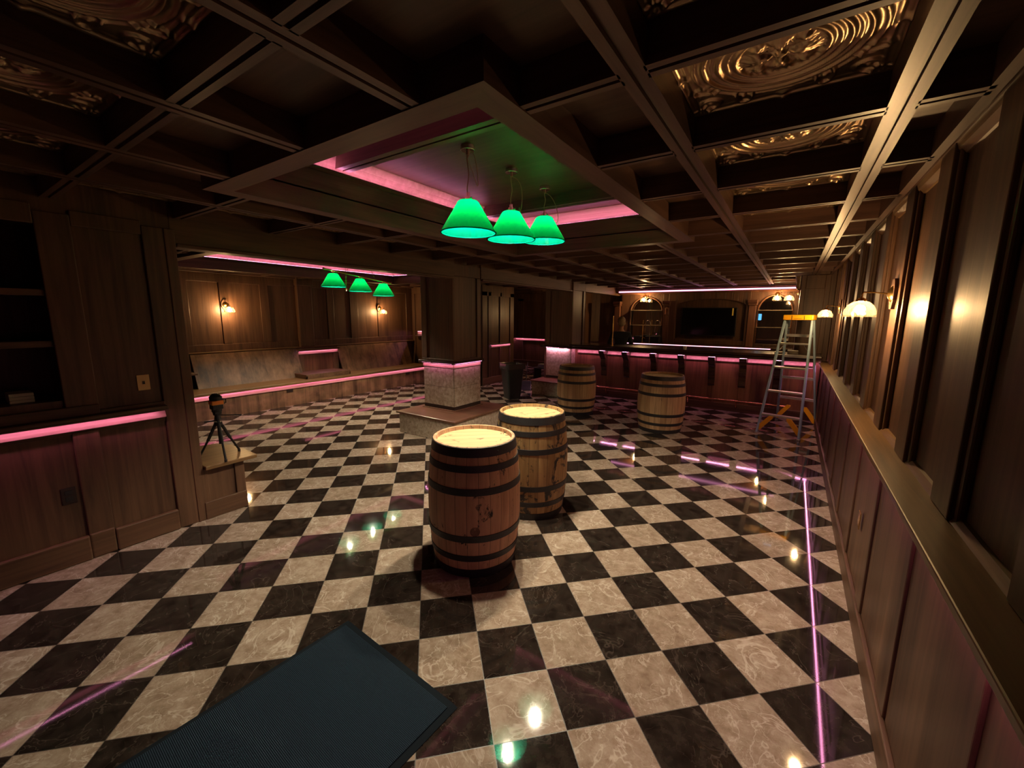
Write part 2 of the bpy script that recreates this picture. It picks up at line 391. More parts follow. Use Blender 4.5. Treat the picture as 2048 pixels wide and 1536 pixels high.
# dropped frames with splayed outer faces and a lit crown inside
def frame(fr, zb, zc_in, tag_wood):
    x0, x1, y0, y1 = fr; w = 0.115; s = 0.0
    zt = ZC+0.002
    def member(pts_low_out, pts_low_in):
        pass
    xi0, xi1, yi0, yi1 = x0+w, x1-w, y0+w, y1-w
    out = [(x0, y0), (x1, y0), (x1, y1), (x0, y1)]; inn = [(xi0, yi0), (xi1, yi0), (xi1, yi1), (xi0, yi1)]
    top = [(x0+s, y0+s), (x1-s, y0+s), (x1-s, y1-s), (x0+s, y1-s)]
    for k in range(4):
        a, b = k, (k+1) % 4
        vs = [(*out[a], zb), (*out[b], zb), (*inn[b], zb), (*inn[a], zb), (*top[a], zt), (*top[b], zt), (*inn[b], zt), (*inn[a], zt)]
        mb = MB().add(vs, [(0, 1, 2, 3), (4, 7, 6, 5), (0, 4, 5, 1), (3, 2, 6, 7), (0, 3, 7, 4), (1, 5, 6, 2)])
        m = BX if k % 2 == 0 else BY
        trim(mb, m)
        # inner face board going up
    # upright inner lining and crown (per side)
    zl = zc_in - 0.115
    for k in range(4):
        hor = k % 2 == 0
        if k == 0: A = (xi0, xi1, yi0-.03, yi0)
        elif k == 1: A = (xi1, xi1+.03, yi0, yi1)
        elif k == 2: A = (xi0, xi1, yi1, yi1+.03)
        else: A = (xi0-.03, xi0, yi0, yi1)
        mb = MB().box(*A, zt-.01, zc_in+.01)
        trim(mb, BX if hor else BY)
        # crown: three stepped fillets sloping towards the recess, lit by the strip on the lip below and by its glow-tinted colour
        sgn = {0: 1, 1: -1, 2: -1, 3: 1}[k]; base = {0: yi0, 1: xi1, 2: yi1, 3: xi0}[k]
        pr = [(base, zl-.002), (base+sgn*.002, zl-.002), (base+sgn*.012, zl+.036), (base+sgn*.016, zl+.038), (base+sgn*.030, zl+.070), (base+sgn*.034, zl+.072), (base+sgn*.062, zl+.108), (base+sgn*.064, zl+.114), (base, zl+.114)]
        ax = 0 if hor else 1
        a, b = (xi0, xi1) if hor else (yi0, yi1)
        if ax == 0: mb = MB().prism(pr, 0, a, b)
        else: mb = MB().prism(pr, 1, a, b)
        c = trim(mb, CROWN)
        lip = [(base, zl-.012), (base+sgn*.070, zl-.012), (base+sgn*.070, zl-.003), (base, zl-.003)]
        trim(MB().prism(lip, ax, a, b), BX if hor else BY)
        st = [(base+sgn*.050, zl-.003), (base+sgn*.062, zl-.003), (base+sgn*.062, zl-.001), (base+sgn*.050, zl-.001)]
        MB().prism(st, ax, a+.03, b-.03).build('led_strip', COVE, c)
frame(fr1, ZB-.005, 2.755, None)
frame(fr2, ZB-.03, 2.64, None)
# cross beams in the first recess
for yc in (1.86, 3.48):
    trim(MB().prism([(yc-.05, 2.655), (yc-.008, 2.655), (yc-.008, 2.667), (yc+.008, 2.667), (yc+.008, 2.655), (yc+.05, 2.655), (yc+.035, 2.755), (yc-.035, 2.755)], 0, fr1[0]+.165, fr1[1]-.165), BX)
for yc in (3.6, 5.0):
    trim(MB().prism([(yc-.05, 2.60), (yc+.05, 2.60), (yc+.035, 2.70), (yc-.035, 2.70)], 0, fr2[0]+.165, fr2[1]-.165), BX)

# pressed tin tiles in the full-size coffers
def tin_mesh(S=0.56, Nn=112):
    g = np.linspace(-1, 1, Nn); X, Y = np.meshgrid(g, g, indexing='ij')
    R = np.hypot(X, Y); A = np.arctan2(Y, X); H = np.zeros_like(R)
    def ring(c, w, h, RR=R): return h*np.exp(-((RR-c)/w)**2)
    H += ring(.40, .028, .009) + ring(.48, .020, .007) + ring(.56, .024, .010) + ring(.63, .016, .006) + ring(.70, .022, .009) + ring(.80, .014, .006)
    petal = np.clip(np.cos(4*A), 0, 1)**0.6*np.exp(-((R-.17)/.10)**2)*.016 + np.clip(np.cos(4*A+PI), 0, 1)**1.5*np.exp(-((R-.27)/.06)**2)*.012
    H += np.where(R < .36, petal, 0) + .012*np.exp(-(R/.05)**2)
    H += np.where(R < .36, .003*np.sin(30*R+6*np.cos(8*A)), 0)
    E = np.maximum(np.abs(X), np.abs(Y)); H += np.exp(-((E-.95)/.022)**2)*.010 + .004*np.exp(-((E-.86)/.012)**2)*(R > .84)
    for sx in (-1, 1):
        for sy in (-1, 1):
            for (cx, cy, a, b) in ((.74, .74, .12, .12), (.70, .38, .20, .09), (.38, .70, .09, .20)):
                u = (X-sx*cx)/a; v = (Y-sy*cy)/b; q = np.hypot(u, v); msk = R > .84 if False else (R > .74)
                H += np.where(msk, .009*np.exp(-((q-.9)/.16)**2) + .006*np.exp(-(q/.25)**2), 0)
            d = np.hypot(X-sx*.84, Y-sy*.84); aa = np.arctan2(Y-sy*.84, X-sx*.84)
            H += .010*np.exp(-((d-.07)/.03)**2)*(0.6+0.4*np.cos(6*aa))
    for k in range(4):
        a = k*PI/2; xr = X*math.cos(a)+Y*math.sin(a); yr = -X*math.sin(a)+Y*math.cos(a)
        H += np.where((xr > .84), .008*np.exp(-(yr/.05)**2), 0)
    vs = [(X[i, j]*S/2, Y[i, j]*S/2, -H[i, j]) for i in range(Nn) for j in range(Nn)]
    fs = [(i*Nn+j, i*Nn+j+1, (i+1)*Nn+j+1, (i+1)*Nn+j) for i in range(Nn-1) for j in range(Nn-1)]
    me = bpy.data.meshes.new('tin_tile'); me.from_pydata(vs, [], fs); me.polygons.foreach_set('use_smooth', [True]*len(fs)); me.materials.append(TIN); return me
TINM = tin_mesh()
def tin(cx, cy, sx=1, sy=1):
    o = bpy.data.objects.new('tin_tile', TINM); C.objects.link(o); o.parent = CEIL; o.location = (cx, cy, ZC-.004); o.scale = (sx, sy, 1)
xcols = [(XB[i]+XB[i+1])/2 for i in range(5)] + [-3.545]
for ix, cx in enumerate(xcols):
    for j in range(len(YB)-1):
        cy = (YB[j]+YB[j+1])/2
        if cy > 11 or cy < -.8: continue
        w = 0.687
        if cx+w/2 > fr1[0]-.02 and cx-w/2 < fr1[1]+.02 and cy+.335 > fr1[2]-.02 and cy-.335 < fr1[3]+.02: continue
        tin(cx, cy, 1.12, 1.09)
for i in range(len(XBW)-1):
    cx = (XBW[i]+XBW[i+1])/2
    for j in range(len(YB)-1):
        cy = (YB[j]+YB[j+1])/2
        if cy < 0.6 or cy > 7.6: continue
        if cx+.34 > fr2[0]-.02 and cx-.34 < fr2[1]+.02 and cy+.335 > fr2[2]-.02 and cy-.335 < fr2[3]+.02: continue
        tin(cx, cy, 1.1, 1.09)

# ---------------------------------------------------------------- right wall
XR = 0.45
wr = struct(MB().box(XR, 1.2, -2.6, 8.75, 0, 0.975).box(0.545, 1.2, -2.6, 8.75, 0.975, 2.6).build('wall_right', WZ))
# lower stiles, a chair-rail stile rhythm matching the upper one
pst = [2.157+0.70*k for k in range(-6, 10)]
mbs = MB()
for p in pst:
    y0, y1 = p-0.21, p
    if y1 > 8.3: continue
    mbs.box(XR-.012, XR+.002, y0+.02, y1-.02, .14, .93)
mbs.box(XR-.012, XR+.002, -2.6, 8.28, .90, .965)
parts(mbs, 'lower_stile', WZ, wr, .004)
mbu = MB()
for p in pst:
    y0, y1 = p-0.21, p
    if y0 > 8.7: continue
    mbu.box(0.505, 0.546, y0, min(y1, 8.75), 1.0, 2.44)
parts(mbu, 'upper_stile', WZ, wr, .006)
mbm = MB()
for p in pst:      # panel mouldings round each recessed panel
    a, b = p, p+.49
    if b > 8.7: continue
    mbm.box(.520, .546, a, a+.03, 1.0, 2.44); mbm.box(.520, .546, b-.03, b, 1.0, 2.44)
parts(mbm, 'panel_moulding', WZ, wr, .008)
mbr = MB()
for p in pst:
    a, b = p, p+.49
    if b > 8.7: continue
    mbr.prism([(.512, 1.0), (.546, 1.0), (.546, 1.024), (.532, 1.022), (.520, 1.010)], 1, a, b)
mbr.build('bottom_moulding', LEDGE, wr)
mbt = MB()
for p in pst:
    a, b = p, p+.49
    if b > 8.7: continue
    mbt.prism([(.505, 2.44), (.546, 2.44), (.546, 2.375), (.535, 2.378), (.515, 2.405)], 1, a, b)
mbt.build('top_moulding', LEDGE, wr)
MB().box(0.392, 0.53, -2.6, 8.0, .972, 1.0).build('ledge', LEDGE, wr, bevel=.005)
MB().box(XR-.022, XR+.002, -2.6, 8.28, 0.001, .135).build('skirting', WY, wr, bevel=.006)
MB().box(.404, .409, -2.4, 8.05, .9695, .9715).box(.412, .414, -2.4, 8.05, .9695, .9715).build('led_strip', LED, wr)
# crown beam along the right wall
trim(MB().prism([(.425, ZB), (.46, ZB), (.50, ZB+.05), (.56, ZB+.07), (.56, ZC), (.45, ZC), (.425, ZC)], 1, -2.6, 8.75), BY)

# ---------------------------------------------------------------- left wall (near), with book niche
XL = -3.90
mb = MB()
mb.box(-4.3, XL, -2.6, 1.24, 0, .90)
mb.box(-4.3, XL, .58, 1.24, .90, 2.30)
mb.box(-4.3, XL, -2.6, .58, .90, 1.12); mb.box(-4.3, XL, -2.6, .58, 2.24, 2.6)
mb.box(-4.3, XL, .58, 1.24, 2.30, 2.6)
mb.box(-4.3, -4.26, -2.6, .58, 1.12, 2.24)
mb.box(-4.3, XL, -2.6, -.75, 1.12, 2.24)
wl = struct(mb.build('wall_left', WZ))
mb = MB()
mb.box(XL, XL+.02, .56, .72, 1.0, 2.30); mb.box(XL, XL+.02, 1.07, 1.24, .0, 2.30)
mb.box(XL, XL+.02, .57, .70, .16, .90); mb.box(XL, XL+.02, -.10, .03, .16, .90); mb.box(XL, XL+.02, -.77, -.64, .16, .90); mb.box(XL, XL+.02, -1.5, -1.37, .16, .90)
mb.box(XL, XL+.02, -2.6, .56, 2.22, 2.34); mb.box(XL, XL+.018, .72, 1.07, 2.235, 2.33)
parts(mb, 'stile', WZ, wl, .006)
MB().prism([(XL, .975), (XL+.008, .975), (XL+.016, .965), (XL+.030, .935), (XL+.036, .915), (XL, .915)], 1, -2.6, 1.07).build('apron_moulding', MOULD, wl)
MB().box(XL, XL+.012, -2.6, 1.07, .885, .914).build('under_moulding', WY, wl, bevel=.004)
MB().box(XL, XL+.085, -2.6, 1.075, .984, 1.008).box(XL, XL+.035, -2.6, .72, 1.008, 1.075).box(XL, XL+.03, .72, 1.075, 1.008, 1.035).build('ledge', WY, wl, bevel=.006)
MB().box(XL+.060, XL+.070, -2.5, 1.03, .9820, .9838).build('led_strip', LED, wl)
MB().box(XL+.076, XL+.085, -2.6, 1.075, .973, .984).build('ledge_lip', WY, wl)
mb = MB(); mb.box(XL, XL+.035, .70, 1.07, 0.001, .165); mb.box(XL, XL+.035, -.64, .57, 0.001, .175)
mb.box(XL, XL+.028, .57, .70, 0.001, .18)
parts(mb, 'skirting', WY, wl, .01)
for z in (1.49, 1.81): MB().box(-4.26, XL-.005, -.75, .58, z-.02, z+.02).build('shelf', WY, wl, bevel=.003)
# post moulding
MB().box(XL-.02, XL+.028, 1.195, 1.262, 0, 2.30).build('corner_post', WZ, wl, bevel=.006)

# headers on the column line
trim(MB().box(-4.02, -3.90, 1.24, 4.38, 2.20, 2.585), WY, .006)
trim(MB().box(-4.04, -3.885, 1.27, 4.36, 2.175, 2.205), WY, .008)
trim(MB().box(-4.02, -3.91, 4.98, 8.08, 2.215, 2.585), WY, .006)
trim(MB().box(-4.04, -3.89, 5.0, 8.06, 2.19, 2.22), WY, .008)
trim(MB().box(-4.02, -3.91, 8.68, 11.0, 2.22, 2.585), WY, .006)

# ---------------------------------------------------------------- walls of the side room and the far end
XW = -8.4
ww = struct(MB().box(XW-.4, XW, -.5, 7.75, 0, 2.6).build('wall_west', WZ))
edges = [2.45, 2.81, 3.27, 3.41, 3.94, 4.10, 4.62, 4.98, 5.30, 5.46, 5.86, 6.07, 6.62, 6.70, 7.52, 7.75]
mb = MB()
st = [(1.2, 1.9), (2.40, 2.81), (3.27, 3.41), (3.94, 4.10), (5.30, 5.46), (5.86, 6.07), (6.62, 6.72), (7.52, 7.75)]
for a, b in st: mb.box(XW, XW+.025, a, b, 1.15, 2.24)
mb.box(XW, XW+.025, .5, 7.75, 2.22, 2.42); mb.box(XW, XW+.025, .5, 7.75, 1.0, 1.15)
parts(mb, 'stile', WZ, ww, .008)
parts(MB().box(XW, XW+.10, 4.62, 4.92, 1.02, 2.40).box(XW, XW+.14, 4.60, 4.94, 2.25, 2.40), 'pilaster', WZ, ww, .01)
MB().box(XW, XW+.12, 2.10, 2.62, .0, 2.40).build('pilaster', WZ, ww, bevel=.01)
trim(MB().box(XW, XW+.10, .5, 7.75, ZB-.01, ZC), BY, .01)
MB().box(XW, XW+.09, 2.62, 7.7, 1.0, 1.025).build('cap_rail', LEDGE, ww, bevel=.006)
# north wall of the side room, jog, and far wall
wn_ = struct(MB().box(-8.8, -6.1, 7.75, 8.0, 0, 2.6).build('wall_north', WZ))
mb = MB()
for a, b in ((-8.4, -8.28), (-7.78, -7.66), (-7.15, -7.02), (-6.4, -6.1)): mb.box(a, b, 7.72, 7.751, 0, 2.24)
mb.box(-8.4, -6.1, 7.72, 7.751, 2.22, 2.4); parts(mb, 'stile', WZ, wn_, .006)
MB().box(-8.2, -6.3, 7.60, 7.75, 1.13, 1.16).build('ledge', WX, wn_, bevel=.004)
MB().box(-8.2, -6.3, 7.725, 7.75, 1.17, 1.25).build('lit_moulding', MOULD, wn_, bevel=.006)
MB().box(-8.2, -6.3, 7.66, 7.75, 1.262, 1.28).build('upper_ledge', WX, wn_, bevel=.004)
MB().box(-8.15, -6.35, 7.69, 7.70, 1.259, 1.2615).build('led_strip', LED, wn_)
wj = struct(MB().box(-6.6, -6.1, 8.0, 9.1, 0, 2.6).box(-6.12, -6.1, 7.751, 8.0, 0, 2.6).build('wall_jog', WZ))
mb = MB()
for a, b in ((7.78, 7.98), (8.02, 8.14), (8.50, 8.58), (8.95, 9.12)): mb.box(-6.1, -6.075, a, b, 0, 2.24)
mb.box(-6.1, -6.075, 7.78, 9.12, 2.14, 2.4); mb.build('stile', WZ, wj, bevel=.006)
MB().box(-6.1, -6.07, 8.13, 8.95, .90, .965).build('apron_moulding', MOULD, wj, bevel=.01)
MB().box(-6.1, -6.035, 8.10, 8.97, .972, 1.0).build('ledge', WY, wj, bevel=.004)
MB().box(-6.066, -6.052, 8.13, 8.94, .9695, .9718).build('led_strip', LED, wj)
MB().box(-6.043, -6.035, 8.10, 8.97, .962, .972).build('ledge_lip', WY, wj)
MB().box(-6.1, -6.07, 7.78, 9.12, 0.001, .18).build('skirting', WY, wj, bevel=.008)
wf = struct(MB().box(-9.2, -4.0, 11.85, 12.3, 0, 2.6).build('wall_far', WZ))
mb = MB()
for a, b in ((-8.5, -8.3), (-7.72, -7.5), (-6.55, -6.42), (-5.6, -5.45), (-4.7, -4.55)): mb.box(a, b, 11.82, 11.851, 0, 2.24)
mb.box(-9.2, -4.0, 11.82, 11.851, 2.15, 2.4); mb.build('stile', WZ, wf, bevel=.006)
parts(MB().box(-8.25, -7.95, 11.81, 11.85, .86, .93).box(-7.78, -6.62, 11.81, 11.85, .86, .93).box(-6.42, -5.4, 11.81, 11.85, .86, .93), 'apron_moulding', MOULD, wf, .008)
MB().box(-9.2, -4.0, 11.77, 11.85, .938, .965).build('ledge', WX, wf, bevel=.004)
MB().box(-8.3, -5.3, 11.787, 11.80, .9355, .9378).build('led_strip', LED, wf)
MB().box(-9.2, -4.0, 11.77, 11.777, .928, .938).build('ledge_lip', WX, wf)
MB().box(-9.2, -4.0, 11.81, 11.85, 0.001, .2).build('skirting', WX, wf, bevel=.008)
struct(MB().box(-9.2, -9.0, 7.7, 12.3, 0, 2.6).build('wall_corridor', WZ))
struct(MB().box(-9.2, 1.2, -2.6, -2.4, 0, 2.6).build('wall_back', WZ))
struct(MB().box(-9.2, -4.3, -.6, -.4, 0, 2.6).build('wall_south', WZ))

# ---------------------------------------------------------------- pillars with tiled bases on stepped platforms
def tiles(mb, x0, x1, y0, y1, z0, z1, nz, cols):
    """tiled box faces as slightly raised slabs with thin joints"""
    g = .0016; d = .006
    for i in range(nz):
        a = z0+(z1-z0)*i/nz+g; b = z0+(z1-z0)*(i+1)/nz-g
        off = 0.0 if i % 2 == 0 else 0.5
        for (p0, p1, fn) in ((x0, x1, 'y0'), (y0, y1, 'x1'), (x0, x1, 'y1'), (y0, y1, 'x0')):
            n = cols; w = (p1-p0)/n; cuts = [p0] + [p0+w*(k+off) for k in range(0 if off else 1, n)] + [p1]
            for k in range(len(cuts)-1):
                u0, u1 = cuts[k]+g, cuts[k+1]-g
                if u1-u0 < .01: continue
                if fn == 'y0': mb.box(u0, u1, y0-d, y0, a, b)
                elif fn == 'y1': mb.box(u0, u1, y1, y1+d, a, b)
                elif fn == 'x1': mb.box(x1, x1+d, u0, u1, a, b)
                else: mb.box(x0-d, x0, u0, u1, a, b)
def pillar(x0, x1, y0, y1, px0, px1, py0, py1, label, band=True):
    t = thing('pillar', label, 'pillar', ((x0+x1)/2, (y0+y1)/2, 0))
    ox, oy = -(x0+x1)/2, -(y0+y1)/2
    X0, X1, Y0, Y1 = x0+ox, x1+ox, y0+oy, y1+oy; PX0, PX1, PY0, PY1 = px0+ox, px1+ox, py0+oy, py1+oy
    mb = MB().box(X0, X1, Y0, Y1, 1.03, 2.584)
    mb.build('shaft', WZ, t)
    mb = MB(); w = .085; d = .018
    for z0, z1 in ((2.22, 2.379), (1.03, 1.06)):
        mb.box(X0-d, X1+d, Y0-d, Y0, z0, z1); mb.box(X0-d, X1+d, Y1, Y1+d, z0, z1); mb.box(X1, X1+d, Y0, Y1, z0, z1); mb.box(X0-d, X0, Y0, Y1, z0, z1)
    for xx in ((X0-d, X0+w), (X1-w, X1+d)):
        mb.box(*xx, Y0-d, Y0, 1.06, 2.22); mb.box(*xx, Y1, Y1+d, 1.06, 2.22)
    for yy in ((Y0, Y0+w), (Y1-w, Y1)):
        mb.box(X1, X1+d, *yy, 1.06, 2.22); mb.box(X0-d, X0, *yy, 1.06, 2.22)
    mb.build('corner_stile', WZ, t, bevel=.006)
    MB().box(X0-.06, X1+.05, Y0-.06, Y1+.05, 1.0, 1.03).build('cap', BARTOP, t, bevel=.008)
    zt_ = .93 if band else .985
    if band: MB().box(X0-.012, X1+.012, Y0-.012, Y1+.012, .931, .985).build('lit_moulding', MOULD, t, bevel=.006)
    ls = MB(); e = .034
    ls.box(X0, X1, Y0-e-.012, Y0-e, .9970, .9992); ls.box(X1+e-.006, X1+e+.006, Y0, Y1, .9970, .9992); ls.box(X0-e-.012, X0-e, Y0, Y1, .9955, .9985); ls.box(X0, X1, Y1+e, Y1+e+.012, .9955, .9985)
    lp_ = MB()
    for q in ((X0-.06, X1+.05, Y0-.06, Y0-.053), (X0-.06, X1+.05, Y1+.043, Y1+.05), (X1+.043, X1+.05, Y0-.053, Y1+.043), (X0-.06, X0-.053, Y0-.053, Y1+.043)): lp_.box(*q, .990, 1.0)
    parts(lp_, 'cap_lip', BARTOP, t)
    ls.build('led_strip', LED if band else emit('pink_led_bright', (1, .42, .66), 150.0), t)
    b = MB().box(X0, X1, Y0, Y1, .345, zt_).build('base_core', STEM, t)
    mb = MB(); tiles(mb, X0, X1, Y0, Y1, .372, zt_, 2, 2); mb.build('base_tiles', CREAM, t, bevel=.0012)
    MB().box(X0-.004, X1+.004, Y0-.004, Y1+.004, .311, .370).build('base_skirting', STEM, t)
    MB().box(PX0, PX1, PY0, PY1, .283, .311).build('platform_top', PLAT, t, bevel=.006)
    MB().box(X0-.03, X1+.03, Y0-.03, Y1+.03, .311, .322).build('shoe_moulding', PLAT, t, bevel=.004)
    MB().box(PX0+.04, PX1-.03, PY0+.035, PY1-.03, .0005, .283).build('platform_core', CREAM, t)
    mb = MB(); tiles(mb, PX0+.04, PX1-.03, PY0+.035, PY1-.03, .001, .282, 1, 3); mb.build('platform_tiles', CREAM, t, bevel=.0012)
    return t
pillar(-4.53, -3.94, 4.38, 4.98, -4.66, -3.53, 3.92, 5.20, 'dark panelled pillar with pink-lit cream tile base nearest the barrels')
pillar(-4.50, -3.90, 8.08, 8.68, -4.62, -3.60, 7.57, 8.80, 'dark panelled pillar joined to the left end of the bar', band=False)

# ---------------------------------------------------------------- low cabinet stub with tripod
t = thing('ledge_cabinet', 'low wooden cabinet end against the left wall post, tripod standing on it', 'cabinet', (-4.1, 1.4, 0))
MB().box(-.35, .21, -.155, .165, 0.001, .43).build('body', WZ, t)
parts(MB().box(.21, .225, .09, .165, .14, .43).box(.21, .225, -.155, -.11, .14, .43), 'stile', WZ, t, .004)
MB().box(.21, .235, -.155, .165, .001, .15).build('skirting', WY, t, bevel=.006)
ang = [(.275, -.135), (.275, .255), (.05, .26), (-.20, .25), (-.34, .20), (-.40, .10), (-.40, -.135)]
MB().prism(ang, 2, .431, .462).build('top', LEDGE, t, bevel=.004)

def tripod(loc):
    t = thing('tripod', 'small black camera-style tripod with crank handles on the cabinet end', 'tripod', loc)
    hub = Vector((0, 0, .30))
    for a in (-12, 108, 228):
        d = Vector((math.cos(math.radians(a)), math.sin(math.radians(a)), 0)); f = d*.165
        L = MB(); L.tube([hub+d*.02, hub+d*.02+(f-d*.02-hub)*.5], .0125, 8); L.tube([hub+d*.02+(f-d*.02-hub)*.48, f+Vector((0, 0, .02))], .009, 8)
        lg = L.build('leg', BLACK, t, smooth=True); MB().cyl(f.x, f.y, .011, 0.0005, .022, 12).build('foot', BLACK, lg)
        MB().tube([d*.09+Vector((0, 0, .148)), (0, 0, .15)], .003, 6).build('brace', BLACK, t)
    MB().cyl(0, 0, .030, .285, .315, 16).cyl(0, 0, .011, .12, .40, 12).build('centre_column', BLACK, t, smooth=True)
    MB().cyl(0, 0, .026, .335, .375, 14, r2=.02).cyl(0, 0, .030, .375, .388, 16).box(-.028, .028, -.024, .024, .388, .402).build('head', BLACK, t)
    MB().tube([(0, .01, .37), (.04, .10, .36), (.06, .16, .35)], [.004, .005, .008], 8).build('pan_handle', BLACK, t, smooth=True)
    MB().tube([(0, 0, .325), (-.03, -.09, .325)], [.005, .008], 8).build('crank', BLACK, t, smooth=True)
    return t
tripod((-3.985, 1.445, .463))
t = thing('laser_level', 'black and orange laser level mounted on the small tripod', 'laser level', (-3.985, 1.445, .8655))
MB().cyl(0, 0, .038, 0, .03, 18).box(-.036, .036, -.04, .04, .022, .062).build('body', BLACK, t, bevel=.005)
MB().box(-.040, .040, -.044, .044, .062, .098).build('band', plain('orange_case', (0.75, 0.20, 0.02), .45), t, bevel=.006)
MB().lathe([(.03, .098), (.045, .10), (.046, .13), (.034, .142), (.022, .155), (.0001, .158)], 0, 0, 18).build('dome', BLACK, t, smooth=True)
MB().tube([(.01, .044, .064), (.015, .068, .07), (.015, .068, .10), (.01, .044, .105)], .005, 8).build('handle', BLACK, t, smooth=True)

# ================================================================ WEST BENCH
t = thing('wall_bench', 'long rustic wood wall bench with pink light under the seat edge', 'bench', (-7.6, 4.8, 0))
y0, y1 = -3.6, 2.75
MB().box(-.03, 0, y0, y1, 0.001, .395).build('front_panel', WPL, t)
MB().prism([(0, .398), (.002, .398), (.014, .37), (.022, .322), (0, .322)], 1, y0, y1).build('lit_moulding', MOULD, t)
MB().box(.036, .046, y0, y1, .4055, .4078).build('led_strip', LED, t)
MB().box(.052, .060, y0, y1, .397, .408).build('seat_lip', LEDGE, t)
MB().box(-.60, .06, y0, y1, .408, .44).build('seat', LEDGE, t, bevel=.006)
for a, b in ((-2.10, -.30), (.60, 2.60)):
    MB().prism([(-.50, .44), (-.47, .44), (-.66, .995), (-.69, .995)], 1, a, b).build('backrest', WPL, t)
MB().box(-.68, -.655, -.30, .60, .44, .86).build('middle_panel', WPX, t)
MB().box(-.657, -.63, -.30, -.18, .44, .87).box(-.657, -.63, .48, .60, .44, .87).box(-.657, -.63, -.18, .48, .44, .52).build('middle_stile', WZ, t, bevel=.004)
MB().box(-.655, -.62, -.30, .60, .87, .935).build('middle_moulding', MOULD, t, bevel=.006)
MB().box(-.605, -.592, -.28, .56, .9555, .9578).build('led_strip', LED, t)
MB().box(-.580, -.570, -.30, .60, .946, .958).build('middle_lip', WY, t)
MB().box(-.69, -.57, -.30, .60, .958, .985).build('middle_ledge', WY, t, bevel=.004)
t = thing('side_ledge', 'dark box-shaped ledge on the bench seat between its two backrests', 'ledge', (-7.9, 4.95, .4405))
MB().box(-.33, .22, -.62, .35, .06, .085).box(-.33, .22, -.62, -.59, 0, .06).box(-.33, .22, .32, .35, 0, .06).box(.19, .22, -.62, .35, 0, .06).build('box_frame', WX, t, bevel=.004)
tag(MB().box(-8.27, -7.9, 2.25, 2.66, .70, .73).build('corner_shelf', WX, bevel=.004), 'small dark shelf in the gap left of the wall bench backrest', 'shelf')
for i, (yy, lb) in enumerate(((3.95, 'dark outlet plate in the bench front nearer the tripod'), (6.8, 'dark outlet plate in the bench front near the pillar'))):
    tag(MB().box(-7.599, -7.592, yy-.06, yy+.06, .255, .32).build('outlet_plate', BROWNPL, bevel=.003), lb, 'outlet')

# ================================================================ BAR
YF = 8.30
t = thing('bar_counter', 'long dark wood bar with pink-lit corbels and copper foot rail', 'bar', (-1.72, YF, 0)); ox = 1.72
bx0, bx1 = -3.895, .44
MB().box(bx0+ox, bx1+ox, 0, .05, 0.001, .99).build('front_panel', WPX, t)
cor = [-3.215, -2.73, -2.18, -1.665, -1.145, -.65, -.135, .395]
mb = MB()
for i, cx in enumerate([-3.89]+cor):
    x = cx+ox; w = .045 if cx < .39 else .04
    mb.box(x-w, x+w, -.018, 0, .14, .99)
parts(mb, 'stile', WPX, t, .004)
MB().box(bx0+ox, bx1+ox, -.03, 0, .001, .14).build('plinth', WX, t, bevel=.006)
prevs = [-3.89]+cor
for i in range(len(prevs)-1):
    a, b = prevs[i]+.062+ox, prevs[i+1]-.062+ox
    MB().prism([(0, .965), (-.008, .965), (-.020, .945), (-.034, .91), (-.034, .90), (0, .90)], 0, a, b).build('lit_moulding', MOULD, t)
def corbel_poly():
    P = [(0, .982), (-.24, .982), (-.25, .955), (-.225, .93), (-.19, .90), (-.165, .86), (-.13, .83), (-.10, .80), (-.095, .76), (-.10, .72), (-.085, .67), (-.06, .63), (-.05, .56), (-.05, .48), (-.03, .45), (0, .44)]
    return P
for cx in cor[:-1]:
    MB().prism(corbel_poly(), 0, cx+ox-.056, cx+ox+.056).build('corbel', BARTOP, t, bevel=.004)
MB().box(-2.235, bx1+ox-.005, -.27, .36, .99, 1.04).build('apron', BARTOP, t, bevel=.01)
MB().box(-2.2, bx1+ox-.002, -.31, .42, 1.04, 1.09).build('top', BARTOP, t, bevel=.018)
MB().box(bx0+ox, bx1+ox, -.115, -.10, .9855, .9895).build('led_strip', LED, t)
fr_ = MB().tube([(-3.35+ox, -.17, .22), (.06+ox, -.17, .22)], .017, 12).build('foot_rail', COPPER, t, smooth=True)
for x in (-3.1, -2.3, -1.5, -.7, -.05):
    MB().tube([(x+ox, -.17, .22), (x+ox, -.17, .13), (x+ox, -.10, .09), (x+ox, -.02, .09)], .011, 8).build('rail_bracket', COPPER, t, smooth=True)
# back of the bar body
MB().box(bx0+ox, bx1+ox, .05, .30, 0.001, .99).build('back_shelving', WZ, t)

